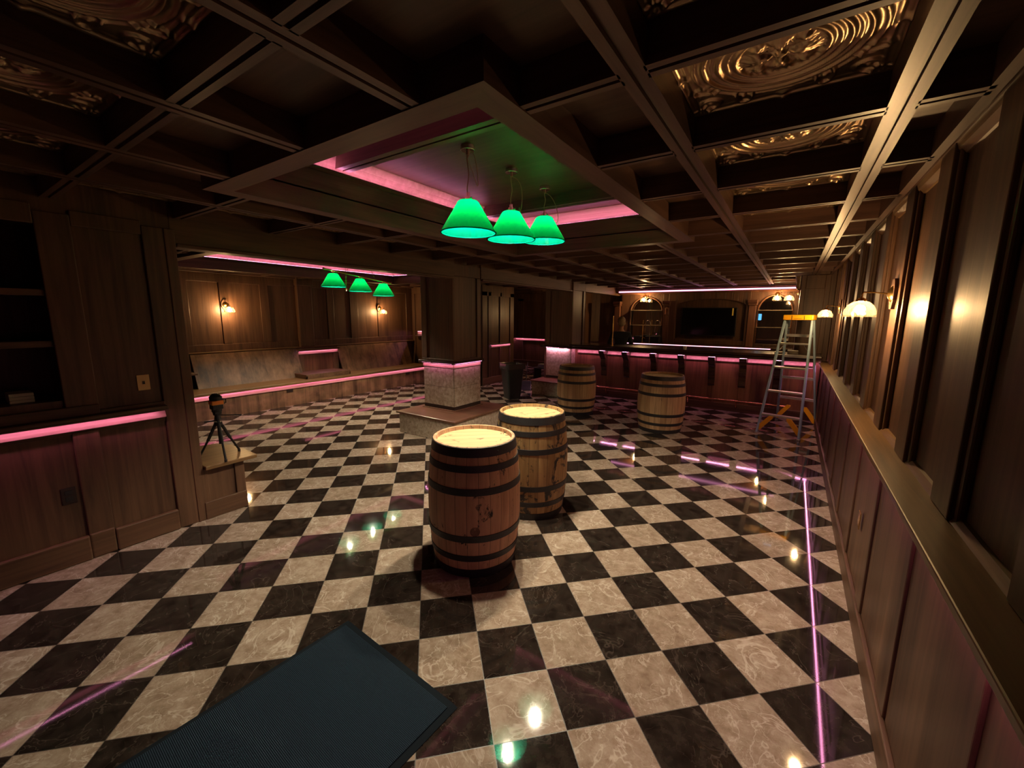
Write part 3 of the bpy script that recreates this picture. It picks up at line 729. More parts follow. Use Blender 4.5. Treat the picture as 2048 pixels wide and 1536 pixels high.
# back bar
t = thing('back_bar', 'carved back bar with arched mirrors and pink ceiling light line', 'back bar', (-1.9, 11.0, 0)); ox = 1.9
struct(MB().box(-4.5, 1.2, 11.08, 11.5, 0, 2.6).build('wall_north_bar', WZ))
MB().box(-3.9+ox, .05+ox, -.42, .05, 0.001, .99).build('cabinet', WZ, t)
MB().box(-3.9+ox, .05+ox, -.46, .05, .99, 1.03).build('counter_top', BARTOP, t, bevel=.006)
MB().box(-3.5+ox, -.35+ox, -.472, -.464, .995, 1.012).build('led_strip', emit('pink_counter_led', (1, .45, .62), 2.6), t)
def arch_panel(x0, x1, zb, zs, zt, X0, X1, Z0, Z1, y0=-.03, y1=.05, n=14):
    """board X0..X1, Z0..Z1 with an arched opening x0..x1 from zb, springing zs, crown zt"""
    mb = MB(); mb.box(X0, x0, y0, y1, Z0, Z1); mb.box(x1, X1, y0, y1, Z0, Z1); mb.box(x0, x1, y0, y1, Z0, zb)
    cx = (x0+x1)/2; a = (x1-x0)/2
    pts = [(cx-a*math.cos(PI*k/n), zs+(zt-zs)*math.sin(PI*k/n)) for k in range(n+1)]
    for k in range(n):
        mb.prism([pts[k], pts[k+1], (pts[k+1][0], Z1), (pts[k][0], Z1)], 1, y0, y1)
    return mb
for (a, b, A, B) in ((-3.6, -2.77, -3.85, -2.62), (-.70, -.02, -.84, .05)):
    arch_panel(a+ox, b+ox, 1.08, 1.82, 2.18, A+ox, B+ox, 1.03, 2.30).build('arch_surround', WZ, t, bevel=.004)
    MB().box(a+ox-.01, b+ox+.01, .052, .06, 1.07, 2.2).build('mirror', MIRROR, t)
    cx = (a+b)/2+ox; hw = (b-a)/2; n = 20
    pts = [(a+ox+.012, -.04, 1.08), (a+ox+.012, -.04, 1.82)] + [(cx-(hw-.012)*math.cos(PI*k/n), -.04, 1.82+.35*math.sin(PI*k/n)) for k in range(1, n)] + [(b+ox-.012, -.04, 1.82), (b+ox-.012, -.04, 1.08)]
    MB().tube(pts, .016, 8).build('arch_bead', PLAT, t, smooth=True)
    for z in (1.46, 1.84): MB().box(a+ox+.005, b+ox-.005, -.12, .05, z-.006, z+.006).build('glass_shelf', plain('shelf_edge', (.42, .33, .22), .15, metal=.4), t)
arch_panel(-2.44+ox, -.92+ox, 1.14, 1.93, 2.10, -2.62+ox, -.84+ox, 1.03, 2.30, y0=-.10, y1=.05).build('screen_surround', WZ, t, bevel=.01)
MB().box(-2.46+ox, -.90+ox, .04, .07, 1.10, 2.2).build('screen_backing', WZ, t)
for cx in (-3.93, -2.66, -.79):
    MB().box(cx+ox-.07, cx+ox+.07, -.14, -.03, 1.03, 1.95).build('pilaster', WPX, t, bevel=.006)
    MB().box(cx+ox-.09, cx+ox+.09, -.17, -.03, 1.95, 2.0).box(cx+ox-.10, cx+ox+.10, -.20, -.03, 2.0, 2.07).build('capital', WPX, t, bevel=.01)
MB().box(-2.68+ox, -2.58+ox, -.19, -.14, 1.72, 1.90).build('carved_block', PLAT, t, bevel=.02)
MB().prism([(-.06, 2.24), (-.30, 2.30), (-.34, 2.36), (.05, 2.36), (.05, 2.24)], 0, -4.0+ox, .05+ox).build('cornice', WPX, t, bevel=.006)
MB().box(-3.82+ox, .02+ox, -.365, -.345, 2.285, 2.315).build('led_strip', emit('pink_ceiling_led', (1, .35, .62), 3.2), t)
MB().box(-3.9+ox, .03+ox, -.345, -.31, 2.27, 2.33).build('led_channel', WX, t)
# pier between back bar and right wall, partition left of the back bar
wp = struct(MB().box(.055, 1.2, 8.62, 11.4, 0, 2.6).build('wall_pier', WZ))
parts(MB().box(.055, .12, 8.595, 8.62, 1.09, 2.38).box(.38, .45, 8.595, 8.62, 1.09, 2.38).box(.12, .38, 8.595, 8.62, 2.16, 2.38), 'stile', WZ, wp, .006)
mb = MB()
for k, (dy, dz, r) in enumerate(((0, 0, .05), (.12, .0, .045), (.24, .02, .045))):
    mb.lathe([(r*.6, 2.16), (r, 2.2), (r, 2.3), (r*1.3, 2.34), (r*1.4, 2.379)], .03, 8.72+dy, 12)
mb.build('bracket_scroll', LEDGE, wp, smooth=True)
wq = struct(MB().box(-4.9, -4.75, 8.69, 11.08, 0, 2.6).build('wall_partition', WZ))
parts(MB().box(-4.75, -4.72, 8.7, 8.85, 0, 2.3).box(-4.75, -4.72, 9.6, 9.75, 0, 2.3).box(-4.75, -4.72, 10.6, 10.75, 0, 2.3), 'stile', WZ, wq, .006)
MB().box(-3.98, -3.92, 8.75, 9.7, 2.225, 2.36).build('header_face', LEDGE, wq, bevel=.004)

t = thing('television', 'large black flat television in the arched back bar surround', 'television', (-1.695, 10.96, 0))
MB().box(-.60, .60, -.03, .03, 1.235, 1.905).build('frame', BLACK, t, bevel=.006)
MB().box(-.585, .585, -.034, -.029, 1.255, 1.89).build('screen', SCREEN, t)
MB().box(-.1, .1, .03, .078, 1.45, 1.65).build('wall_bracket', BLACK, t)
MB().box(.50, .53, -.036, -.034, 1.72, 1.885).build('sticker', plain('yellow_sticker', (.75, .62, .12), .6), t)
tag(MB().box(-.66, -.61, 10.93, 10.945, 1.62, 1.76).build('blue_reflection', emit('blue_reflection_glow', (.12, .5, 1.0), 1.2), bevel=.003), 'small glowing blue stand-in for a reflected screen at the left edge of the right mirror', 'reflection')  # glowing patch added in place of a screen's reflection in the mirror
tag(MB().box(-.06, .06, 8.55, 8.585, 2.49, 2.53).build('emergency_light', emit('cool_white_light', COOL, 3.0), bevel=.003), 'small cool white light at the ceiling above the ladder', 'light')

# ================================================================ SCONCES
def sconce(name='wall_sconce'):
    """base at the wall plate; arm reaches along +x"""
    t = thing(name, '', 'sconce')
    a = [(.065*math.cos(PI/8+k*PI/4)*1.0, .10*math.sin(PI/8+k*PI/4)) for k in range(8)]
    MB().prism([(p[0], p[1]) for p in a], 0, .0, .022).build('wood_plate', WZ, t, bevel=.003)
    MB().lathe([(.0001, .042), (.018, .04), (.042, .028), (.05, .022), (.0001, .0215)], 0, 0, 24, T=Matrix.Rotation(PI/2, 4, 'Y')).build('backplate', BRASS, t, smooth=True)
    MB().tube([(.03, 0, 0), (.10, 0, .012), (.155, 0, .014), (.162, 0, .004), (.162, 0, -.022)], .0045, 8).build('arm', BRASS, t, smooth=True)
    MB().lathe([(.0001, -.018), (.012, -.02), (.026, -.03), (.03, -.042), (.022, -.048), (.0001, -.048)], .162, 0, 20).build('fitter', BRASS, t, smooth=True)
    prof = [(.024, -.04), (.045, -.048), (.066, -.068), (.080, -.095), (.084, -.118), (.080, -.128), (.086, -.140)]
    sh = MB().lathe(prof, .162, 0, 48, rf=lambda an, z: 1+.025*math.cos(12*an)*min(1, (-.04-z)*14)).build('glass_shade', GLASS, t, smooth=True)
    MB().sphere((.162, 0, -.092), .027, 16, 10).build('bulb', BULBG, t, smooth=True)
    return t
s0 = sconce()
def put(t, loc, rz, label, group=None):
    t.location = loc; t.rotation_euler = (0, 0, rz); t['label'] = label; t['category'] = 'sconce'
    if group: t['group'] = group
    return t
put(s0, (.508, 3.46, 1.835), PI, 'brass arm wall sconce with ribbed glass shade, nearest on the right wall')
put(copy_tree(s0), (.508, 6.96, 1.83), PI, 'brass arm wall sconce with glass shade, farther one on the right wall')
put(copy_tree(s0), (XW+.025, 3.34, 1.84), 0, 'glass wall sconce over the bench backrest nearer the tripod')
put(copy_tree(s0), (XW+.025, 6.66, 1.84), 0, 'glass wall sconce over the far end of the bench')
put(copy_tree(s0), (-3.22, 10.96, 2.19), -PI/2, 'lit glass sconce in front of the left arched mirror')
put(copy_tree(s0), (-.34, 10.96, 2.19), -PI/2, 'lit glass sconce in front of the right arched mirror')
put(copy_tree(s0), (-4.905, 9.9, 1.84), PI, 'added unseen glass wall sconce on the corridor side of the partition behind the bar pillar')  # unseen sconce, added to brighten the dark corridor
put(copy_tree(s0), (.055, 9.6, 2.14), PI, 'lit glass sconce beside the right arched mirror, on the pier')

# ================================================================ PENDANTS
def shade_mesh(mb, z0, cx=0, cy=0, R=.18, rt=.055, H=.20):
    prof = [(.018, z0+H), (.050, z0+H), (.063, z0+H-.004), (.072, z0+H-.013), (.079, z0+H-.027), (.131, z0+.088), (R, z0+.004), (R+.002, z0), (R-.003, z0)]
    mb.lathe(prof[:-1], cx, cy, 48)
    mb.lathe([(R-.004, z0-.001), (R+.003, z0-.003), (R+.005, z0+.002), (R, z0+.005)], cx, cy, 48, close=True)
def spiral(p, amp, n, seed):
    r = random.Random(seed); out = []
    for i in range(n+1):
        f = i/n; q = Vector(p[0]).lerp(Vector(p[1]), f); out.append((q.x+amp*math.sin(f*9+seed), q.y+amp*math.cos(f*7+seed), q.z))
    return out
def bez(P, n=18):
    out = []
    for i in range(n+1):
        t_ = i/n; pts = [Vector(p) for p in P]
        while len(pts) > 1: pts = [pts[k].lerp(pts[k+1], t_) for k in range(len(pts)-1)]
        out.append(pts[0])
    return out
def pendant(y, z, label, loop):
    top = 2.754
    t = thing('pendant_lamp', label, 'pendant lamp', (-1.83, y, z), 0)
    h = top-z
    m = MB(); m.cyl(0, 0, .045, h-.030, h, 28); m.build('canopy', NICKEL, t, bevel=.003, smooth=True)
    MB().cyl(0, 0, .010, h-.055, h-.029, 12).tube(spiral(((0, 0, h-.05), (0, 0, .235)), .004, 14, 1+y), .003, 6).build('cord', CORD, t, smooth=True)
    MB().tube(bez(loop), .0026, 6).build('loose_cord', CORD, t, smooth=True)
    MB().cyl(0, 0, .022, .197, .225, 16).cyl(0, 0, .012, .225, .25, 12).tube([(-.035, 0, .215), (.035, 0, .215)], .006, 8).build('socket', NICKEL, t, smooth=True)
    mb = MB(); shade_mesh(mb, 0); mb.build('shade', GREEN, t, smooth=True)
    MB().sphere((0, 0, .128), .030, 20, 12).build('bulb', BULBP, t, smooth=True)
rr_ = Vector((.83, .558, 0))     # across the view, for the way the loose cords hang
def lp(a, z): return (rr_.x*a, rr_.y*a, z)
pendant(2.20, 2.222, 'green glass pendant lamp nearest the camera, long doubled loose cord', [lp(0, .46), lp(.03, .60), lp(.085, .44), lp(.07, .10), lp(.075, .30), lp(.0, .45)])
pendant(2.70, 2.255, 'middle green glass pendant lamp of the row over the barrels', [lp(0, .445), lp(.11, .43), lp(.09, .25), lp(.06, .14), lp(.06, .23)])
pendant(3.20, 2.312, 'green glass pendant lamp at the far end of the row, cord drooping beside it', [lp(0, .39), lp(.12, .38), lp(.16, .05), lp(.10, .12), lp(.01, .24)])

# three-shade light in the side room
tw = thing('table_light', 'brass bar light with three green shades hanging in the side room', 'hanging light', (-5.86, 4.31, 2.055), 0)
sh_ = [(0, -.47, .045), (0, 0, 0), (0, .46, -.05)]
bar0, bar1 = Vector((0, -.62, .30)), Vector((0, .62, .165))
mb = MB().tube([bar0, bar1], .011, 10); mb.sphere(tuple(bar0), .018, 10, 8); mb.sphere(tuple(bar1), .018, 10, 8); mb.build('bar', BRASS, tw, smooth=True)
for (x, y, dz) in sh_:
    q = bar0.lerp(bar1, (y+.62)/1.24)
    mb = MB(); shade_mesh(mb, dz); mb.build('shade', GREEN, tw, smooth=True)
    MB().cyl(0, y, .014, dz+.19, q.z, 12).build('socket', BRASS, tw).location = (0, 0, 0)
    o = MB().sphere((0, 0, .110), .028, 16, 10).build('bulb', BULBW, tw, smooth=True, loc=(0, y, dz))
for o in [c for c in tw.children if c.name.startswith('shade')]: pass
shs = [c for c in tw.children if c.name.startswith('shade')]
for o, (x, y, dz) in zip(shs, sh_): o.location = (0, y, 0)
def chain(mb, a, b, n):
    a, b = Vector(a), Vector(b)
    for i in range(n):
        p = a.lerp(b, (i+.5)/n); L = (b-a).length/n*.62; d = (b-a).normalized(); s = d.orthogonal().normalized(); s = s if i % 2 else d.cross(s)
        pts = [p+d*L*math.cos(2*PI*k/10)+s*L*.5*math.sin(2*PI*k/10) for k in range(11)]
        mb.tube(pts, .0022, 5)
for (yy, zt, yt) in ((-.22, .60, -.20), (.30, .60, .10)):
    q = bar0.lerp(bar1, (yy+.62)/1.24); mb = MB(); chain(mb, (0, yt, zt), q, 16); mb.build('chain', BRASS, tw)
mb = MB().cyl(0, -.05, .05, .60, .644, 20); mb.build('canopy', BRASS, tw)
mb = MB(); chain(mb, (0, -.24, .5), (0, -.26, .0), 16); mb.build('loose_chain', BRASS, tw)

# ================================================================ BARRELS
def barrel_mats(k, base, dark, stain):
    m, t, b = nt('oak_staves_%d' % k)
    tc = N(t, 'ShaderNodeTexCoord'); sp = N(t, 'ShaderNodeSeparateXYZ'); t.links.new(tc.outputs['Object'], sp.inputs[0])
    at = N(t, 'ShaderNodeMath', operation='ARCTAN2'); t.links.new(sp.outputs[1], at.inputs[0]); t.links.new(sp.outputs[0], at.inputs[1])
    mu = N(t, 'ShaderNodeMath', operation='MULTIPLY'); t.links.new(at.outputs[0], mu.inputs[0]); mu.inputs[1].default_value = 26/(2*PI)
    fl = N(t, 'ShaderNodeMath', operation='FLOOR'); t.links.new(mu.outputs[0], fl.inputs[0])
    wn = N(t, 'ShaderNodeTexWhiteNoise', noise_dimensions='1D'); t.links.new(fl.outputs[0], wn.inputs['W'])
    fr = N(t, 'ShaderNodeMath', operation='FRACT'); t.links.new(mu.outputs[0], fr.inputs[0])
    e = N(t, 'ShaderNodeMath', operation='SUBTRACT'); t.links.new(fr.outputs[0], e.inputs[0]); e.inputs[1].default_value = .5
    ab = N(t, 'ShaderNodeMath', operation='ABSOLUTE'); t.links.new(e.outputs[0], ab.inputs[0])
    seam = N(t, 'ShaderNodeMapRange'); seam.inputs[1].default_value = .472; seam.inputs[2].default_value = .495; t.links.new(ab.outputs[0], seam.inputs[0])
    mp = N(t, 'ShaderNodeMapping'); mp.inputs['Scale'].default_value = (22, 22, 2.2); mp.inputs['Location'].default_value = (k*3.1, 0, k); t.links.new(tc.outputs['Object'], mp.inputs[0])
    n1 = N(t, 'ShaderNodeTexNoise'); n1.inputs['Scale'].default_value = 1; n1.inputs['Detail'].default_value = 7; n1.inputs['Roughness'].default_value = .65; t.links.new(mp.outputs[0], n1.inputs['Vector'])
    mp2 = N(t, 'ShaderNodeMapping'); mp2.inputs['Scale'].default_value = (7, 7, 4.5); mp2.inputs['Location'].default_value = (k*7.7, k*1.3, k*2.1); t.links.new(tc.outputs['Object'], mp2.inputs[0])
    n2 = N(t, 'ShaderNodeTexNoise'); n2.inputs['Scale'].default_value = 1; n2.inputs['Detail'].default_value = 5; n2.inputs['Roughness'].default_value = .7; n2.inputs['Distortion'].default_value = .6; t.links.new(mp2.outputs[0], n2.inputs['Vector'])
    def mix(f, a, c, bt='MIX'):
        n = N(t, 'ShaderNodeMix', data_type='RGBA', blend_type=bt)
        if isinstance(f, float): n.inputs[0].default_value = f
        else: t.links.new(f, n.inputs[0])
        for i, v in ((6, a), (7, c)):
            if isinstance(v, tuple): n.inputs[i].default_value = (*v, 1)
            else: t.links.new(v, n.inputs[i])
        return n.outputs[2]
    r1 = N(t, 'ShaderNodeMapRange'); r1.inputs[1].default_value = .3; r1.inputs[2].default_value = .7; t.links.new(n1.outputs['Fac'], r1.inputs[0])
    c = mix(r1.outputs[0], dark, base)
    c = mix(1.0, c, mix(wn.outputs['Value'], (.72, .68, .62), (1.0, 1.0, 1.0)), 'MULTIPLY')
    r2 = N(t, 'ShaderNodeMapRange'); r2.inputs[1].default_value = stain; r2.inputs[2].default_value = stain+.05; t.links.new(n2.outputs['Fac'], r2.inputs[0])
    c = mix(r2.outputs[0], c, (.018, .012, .010))
    c = mix(seam.outputs[0], c, (.03, .018, .012))
    t.links.new(c, b.inputs['Base Color']); b.inputs['Roughness'].default_value = .62
    bp = N(t, 'ShaderNodeBump'); bp.inputs['Strength'].default_value = .25; bp.inputs['Distance'].default_value = .006; t.links.new(n1.outputs['Fac'], bp.inputs['Height']); t.links.new(bp.outputs[0], b.inputs['Normal'])
    return m
def head_mat(k, ang):
    m, t, b = nt('oak_head_%d' % k)
    tc = N(t, 'ShaderNodeTexCoord'); mr = N(t, 'ShaderNodeMapping'); mr.inputs['Rotation'].default_value = (0, 0, ang); t.links.new(tc.outputs['Object'], mr.inputs[0])
    sp = N(t, 'ShaderNodeSeparateXYZ'); t.links.new(mr.outputs[0], sp.inputs[0])
    mu = N(t, 'ShaderNodeMath', operation='MULTIPLY'); t.links.new(sp.outputs[0], mu.inputs[0]); mu.inputs[1].default_value = 1/.085
    fl = N(t, 'ShaderNodeMath', operation='FLOOR'); t.links.new(mu.outputs[0], fl.inputs[0]); fr = N(t, 'ShaderNodeMath', operation='FRACT'); t.links.new(mu.outputs[0], fr.inputs[0])
    wn = N(t, 'ShaderNodeTexWhiteNoise', noise_dimensions='1D'); t.links.new(fl.outputs[0], wn.inputs['W'])
    lt = N(t, 'ShaderNodeMath', operation='LESS_THAN'); t.links.new(fr.outputs[0], lt.inputs[0]); lt.inputs[1].default_value = .025
    mp = N(t, 'ShaderNodeMapping'); mp.inputs['Scale'].default_value = (30, 2.5, 5); t.links.new(mr.outputs[0], mp.inputs[0])
    n1 = N(t, 'ShaderNodeTexNoise'); n1.inputs['Scale'].default_value = 1; n1.inputs['Detail'].default_value = 6; t.links.new(mp.outputs[0], n1.inputs['Vector'])
    n2 = N(t, 'ShaderNodeTexNoise'); n2.inputs['Scale'].default_value = 9+k; n2.inputs['Detail'].default_value = 5; n2.inputs['Distortion'].default_value = 1.2; t.links.new(mr.outputs[0], n2.inputs['Vector'])
    r2 = N(t, 'ShaderNodeMapRange'); r2.inputs[1].default_value = .62; r2.inputs[2].default_value = .66; t.links.new(n2.outputs['Fac'], r2.inputs[0])
    mx = N(t, 'ShaderNodeMix', data_type='RGBA'); t.links.new(n1.outputs['Fac'], mx.inputs[0]); mx.inputs[6].default_value = (.40, .26, .12, 1); mx.inputs[7].default_value = (.62, .46, .25, 1)
    m2 = N(t, 'ShaderNodeMix', data_type='RGBA'); t.links.new(r2.outputs[0], m2.inputs[0]); t.links.new(mx.outputs[2], m2.inputs[6]); m2.inputs[7].default_value = (.16, .08, .03, 1)
    m3 = N(t, 'ShaderNodeMix', data_type='RGBA'); t.links.new(lt.outputs[0], m3.inputs[0]); t.links.new(m2.outputs[2], m3.inputs[6]); m3.inputs[7].default_value = (.06, .035, .02, 1)
    t.links.new(m3.outputs[2], b.inputs['Base Color']); b.inputs['Roughness'].default_value = .6; return m
def barrel(k, loc, label, base, dark, stain, rz, sxy=1.0, sz=1.0, ang=.4):
    H = .88*sz; Rh, Rb = .276*sxy, .318*sxy
    def R(z): f = 2*z/H-1; return Rb-(Rb-Rh)*abs(f)**2.1
    t = thing('whiskey_barrel', label, 'barrel', loc, rz)
    ns = 26; prof = [(R(z), z) for z in [H*i/18 for i in range(19)]]
    prof = [(R(0)-.022, .0)] + prof + [(R(H)-.018, H), (R(H)-.024, H-.028)]
    def rf(a, z):
        f = (a*ns/(2*PI)) % 1.0; return 1-.006*math.exp(-((f-.0)/.07)**2)-.006*math.exp(-((f-1)/.07)**2)
    MB().lathe(prof, 0, 0, ns*8, rf=rf).build('staves', barrel_mats(k, base, dark, stain), t, smooth=True)
    MB().cyl(0, 0, R(H)-.021, H-.05, H-.026, 64).build('head', head_mat(k, ang), t)
    MB().cyl(0, 0, R(0)-.02, .02, .04, 48).build('head', head_mat(k, ang), t)
    for zc, w in ((.031, .060), (.145, .044), (.285, .046), (.60, .046), (.745, .044), (.847, .060)):
        z0, z1 = (zc-w/2)*sz, (zc+w/2)*sz
        pr = [(R(z0)+.0005, z0), (R(z0)+.0045, z0+.001), (R(z1)+.0045, z1-.001), (R(z1)+.0005, z1)]
        h = MB().lathe(pr, 0, 0, 72).build('hoop', IRON, t, smooth=True)
        a = k*1.3+zc*5
        MB().sphere(((R((z0+z1)/2)+.004)*math.cos(a), (R((z0+z1)/2)+.004)*math.sin(a), (z0+z1)/2), .006, 8, 6).build('rivet', IRON, h)
    return t
b1 = barrel(1, (-1.735, 2.125, 0), 'reddish-brown oak barrel in front, nearest the camera', (.70, .40, .245), (.44, .23, .135), .615, .4, ang=1.2)
a_ = -1.285; MB().lathe([(.0001, 0), (.018, 0), (.022, .002), (.026, 0), (.030, .0015), (.032, 0), (.0001, -.002)], 0, 0, 24, T=Matrix.Rotation(a_, 4, 'Z') @ Matrix.Translation((.3165, 0, .34)) @ Matrix.Rotation(PI/2, 4, 'Y')).build('bung', plain('dark_knot', (.16, .075, .04), .6), b1, smooth=True)
barrel(2, (-1.805, 3.0, 0), 'yellowish stained oak barrel directly behind the front barrel', (.50, .31, .13), (.22, .12, .05), .545, 2.3, ang=-.5)
barrel(3, (-3.06, 6.6, 0), 'pale oak barrel beside the pillar, farthest left of the rear pair', (.62, .40, .21), (.36, .21, .11), .62, 1.1, 1.06, .95, ang=.2)
barrel(4, (-1.535, 6.32, 0), 'pale oak barrel standing alone before the bar, between pillar and ladder', (.62, .40, .21), (.36, .21, .11), .64, 4.0, 1.07, .955, ang=.9)

# ================================================================ TRASH CAN, DUSTPAN, LADDER
t = thing('trash_can', 'tall black plastic trash can standing behind the near pillar', 'trash can', (-4.68, 6.98, 0), -.55)
def rr(hx, hy, r, z, n=6):
    P = []
    for (sx, sy, a0) in ((1, 1, 0), (-1, 1, 90), (-1, -1, 180), (1, -1, 270)):
        for k in range(n+1):
            a = math.radians(a0+90*k/n); P.append((sx*(hx-r)+r*math.cos(a), sy*(hy-r)+r*math.sin(a), z))
    return P
def loft(mb, secs):
    n = len(secs[0]); vs = [p for s in secs for p in s]
    fs = [(i*n+k, i*n+(k+1) % n, (i+1)*n+(k+1) % n, (i+1)*n+k) for i in range(len(secs)-1) for k in range(n)] + [tuple(range(n))]
    mb.add(vs, fs); return mb
h = .72
loft(MB(), [rr(.135, .135, .04, .0005), rr(.14, .14, .045, .04), rr(.192, .192, .05, h-.05), rr(.212, .212, .05, h-.045), rr(.214, .214, .05, h), rr(.204, .204, .05, h), rr(.188, .188, .05, h-.05), rr(.13, .13, .04, .02)]).build('bin', CAN, t, smooth=True)
mb = MB()
loft(mb, [rr(.218, .218, .05, h-.10), rr(.219, .219, .05, h+.004), rr(.203, .203, .05, h+.005), rr(.19, .19, .05, h-.08)])
mb.build('liner_bag', plain('clear_liner', (.05, .05, .055), .12, coat=.4), t, smooth=True)
t = thing('dustpan', 'black lobby dustpan with long handle on the floor beside the trash can', 'dustpan', (-5.0, 8.02, 0), .5)
MB().prism([(-.13, 0.001), (.12, .001), (.12, .17), (.06, .19), (.02, .12)], 0, -.12, .12).build('pan', BLACK, t, bevel=.005)
MB().tube([(0, .10, .17), (.03, .16, .62)], .011, 8).build('handle', BLACK, t, smooth=True)
t = thing('equipment_stand', 'dark stand holding a navy blue bottle shape behind the trash can', 'stand', (-5.55, 10.2, 0), .2)
MB().cyl(0, 0, .20, 0.001, .03, 24).cyl(0, 0, .025, .03, .84, 14).box(-.26, .20, -.17, .17, .84, .87).build('stand', BLACK, t, bevel=.004)
t = thing('water_jug', 'navy blue jug with pale lid on the dark stand by the pink wall light', 'jug', (-5.5, 10.2, .871))
MB().lathe([(.0001, 0), (.075, 0), (.08, .03), (.08, .26), (.06, .30), (.04, .31)], 0, 0, 24).build('body', plain('navy_plastic', (.01, .015, .06), .35), t, smooth=True)
MB().cyl(0, 0, .045, .31, .335, 20).build('lid', PAPER, t)
t = thing('tool_tray', 'low cluttered tray with an orange item left of the bar pillar', 'tray', (-5.35, 9.6, 0))
MB().box(-.30, .32, -.2, .2, .30, .325).box(-.28, -.25, -.18, .18, 0.001, .3).box(.25, .28, -.18, .18, .001, .3).build('table', BLACK, t, bevel=.004)
t2 = thing('orange_bottle', 'small orange item sitting on the cluttered tray by the bar pillar', 'bottle', (-5.22, 9.6, .3255))
MB().lathe([(.0001, 0), (.04, 0), (.045, .05), (.05, .12), (.03, .17), (.0001, .19)], 0, 0, 16).build('body', plain('orange_item', (.8, .24, .06), .5), t2, smooth=True)
tag(MB().box(-5.55, -5.33, 9.5, 9.68, .3255, .41).build('parts_box', plain('grey_box', (.16, .15, .14), .6), bevel=.01), 'grey box next to the orange item on the cluttered tray', 'box')

def ladder(loc, rz):
    t = thing('step_ladder', 'blue-grey fibreglass step ladder with yellow top in front of the bar', 'ladder', loc, rz)
    H = 1.68; fx0, fx1 = -.262, .262; tx = .165; yF, yT, yB = 0, .56, 1.12
    def P(side, z, front=True):
        f = z/H; x = (fx1+(tx-fx1)*f)*side; y = (yF+(yT-.05-yF)*f) if front else (yB+(yT+.05-yB)*f); return Vector((x, y, z))
    for s in (-1, 1):
        for fr in (True, False):
            a, b = P(s, .02, fr), P(s, H-.03, fr); w = .012; d = .036 if fr else .028
            vs = []
            for p in (a, b):
                for (dx, dy) in ((-w, -d), (w, -d), (w, d), (-w, d)): vs.append((p.x+dx, p.y+dy, p.z))
            MB().add(vs, [(0, 3, 2, 1), (4, 5, 6, 7), (0, 1, 5, 4), (1, 2, 6, 5), (2, 3, 7, 6), (3, 0, 4, 7)]).build('front_rail' if fr else 'rear_rail', FIBER, t, bevel=.003)
            MB().box(a.x-.018, a.x+.018, a.y-.045, a.y+.045, 0.0005, .022).build('foot', ALU, t, bevel=.003)
    for z in (.30, .60, .90, 1.20, 1.48) if False else (.285, .965, 1.31, .625):
        a, b = P(-1, z), P(1, z)
        MB().box(a.x+.01, b.x-.01, a.y-.038, a.y+.042, z-.012, z+.012).build('step', ALU, t, bevel=.004)
    for z in (.42, .76, 1.10, 1.42):
        a, b = P(-1, z, False), P(1, z, False); MB().box(a.x+.01, b.x-.01, a.y-.012, a.y+.012, z-.02, z+.02).build('rear_brace', ALU, t, bevel=.003)
    for s in (-1, 1):
        for fr, z in ((True, .285), (False, .30)):
            c = P(s, .05, fr); yy = P(s, .17, fr).y; zt = z-.013
            MB().prism([(c.x-s*.004, .05), (c.x-s*.026, .05), (s*.085, zt-.028), (s*.085, zt), (s*.135, zt), (c.x-s*.012, .135)], 1, yy-.016, yy+.016).build('corner_brace', YELLOW, t)
        a = P(s, 1.31); MB().tube([(a.x-s*.012, a.y, a.z-.10), (a.x-s*.065, a.y, a.z-.012)], .006, 6).build('small_brace', ALU, t)
        m = P(s, .98); r = P(s, .93, False); MB().tube([m+Vector((-s*.02, 0, 0)), r+Vector((-s*.02, 0, 0))], .006, 6).build('spreader', ALU, t)
    MB().box(-.185, .185, yT-.13, yT+.13, H-.03, H+.045).build('top_cap', YELLOW, t, bevel=.012)
    MB().box(-.075, -.068, yT-.1325, yT-.13, H-.025, H+.035).box(.075, .082, yT-.1325, yT-.13, H-.025, H+.035).box(-.05, .05, yT-.1325, yT-.13, H-.012, H-.008).build('cap_rib', BLACK, t)
    return t
ladder((-.035, 6.87, 0), -.20)

# ================================================================ MAT, SWITCH, OUTLET, BOARDS, SMALL ITEMS
def mat_mat():
    m, t, b = nt('blue_ribbed_mat')
    tc = N(t, 'ShaderNodeTexCoord'); wv = N(t, 'ShaderNodeTexWave', wave_type='BANDS', bands_direction='Y'); wv.inputs['Scale'].default_value = 52; wv.inputs['Distortion'].default_value = 1.2; wv.inputs['Detail'].default_value = 2; wv.inputs['Detail Scale'].default_value = 6
    t.links.new(tc.outputs['Object'], wv.inputs[0])
    n = N(t, 'ShaderNodeTexNoise'); n.inputs['Scale'].default_value = 160; t.links.new(tc.outputs['Object'], n.inputs['Vector'])
    mx = N(t, 'ShaderNodeMix', data_type='RGBA'); t.links.new(n.outputs['Fac'], mx.inputs[0]); mx.inputs[6].default_value = (.004, .009, .017, 1); mx.inputs[7].default_value = (.013, .028, .048, 1)
    t.links.new(mx.outputs[2], b.inputs['Base Color']); b.inputs['Roughness'].default_value = .9; b.inputs['Specular IOR Level'].default_value = .2
    ad = N(t, 'ShaderNodeMath', operation='MULTIPLY_ADD'); t.links.new(n.outputs['Fac'], ad.inputs[0]); ad.inputs[1].default_value = .6; t.links.new(wv.outputs['Fac'], ad.inputs[2])
    bp = N(t, 'ShaderNodeBump'); bp.inputs['Strength'].default_value = .6; bp.inputs['Distance'].default_value = .003; t.links.new(ad.outputs[0], bp.inputs['Height']); t.links.new(bp.outputs[0], b.inputs['Normal']); return m
MATM = mat_mat(); MATE = plain('mat_rubber_edge', (.005, .009, .014), .9, spec=.15)
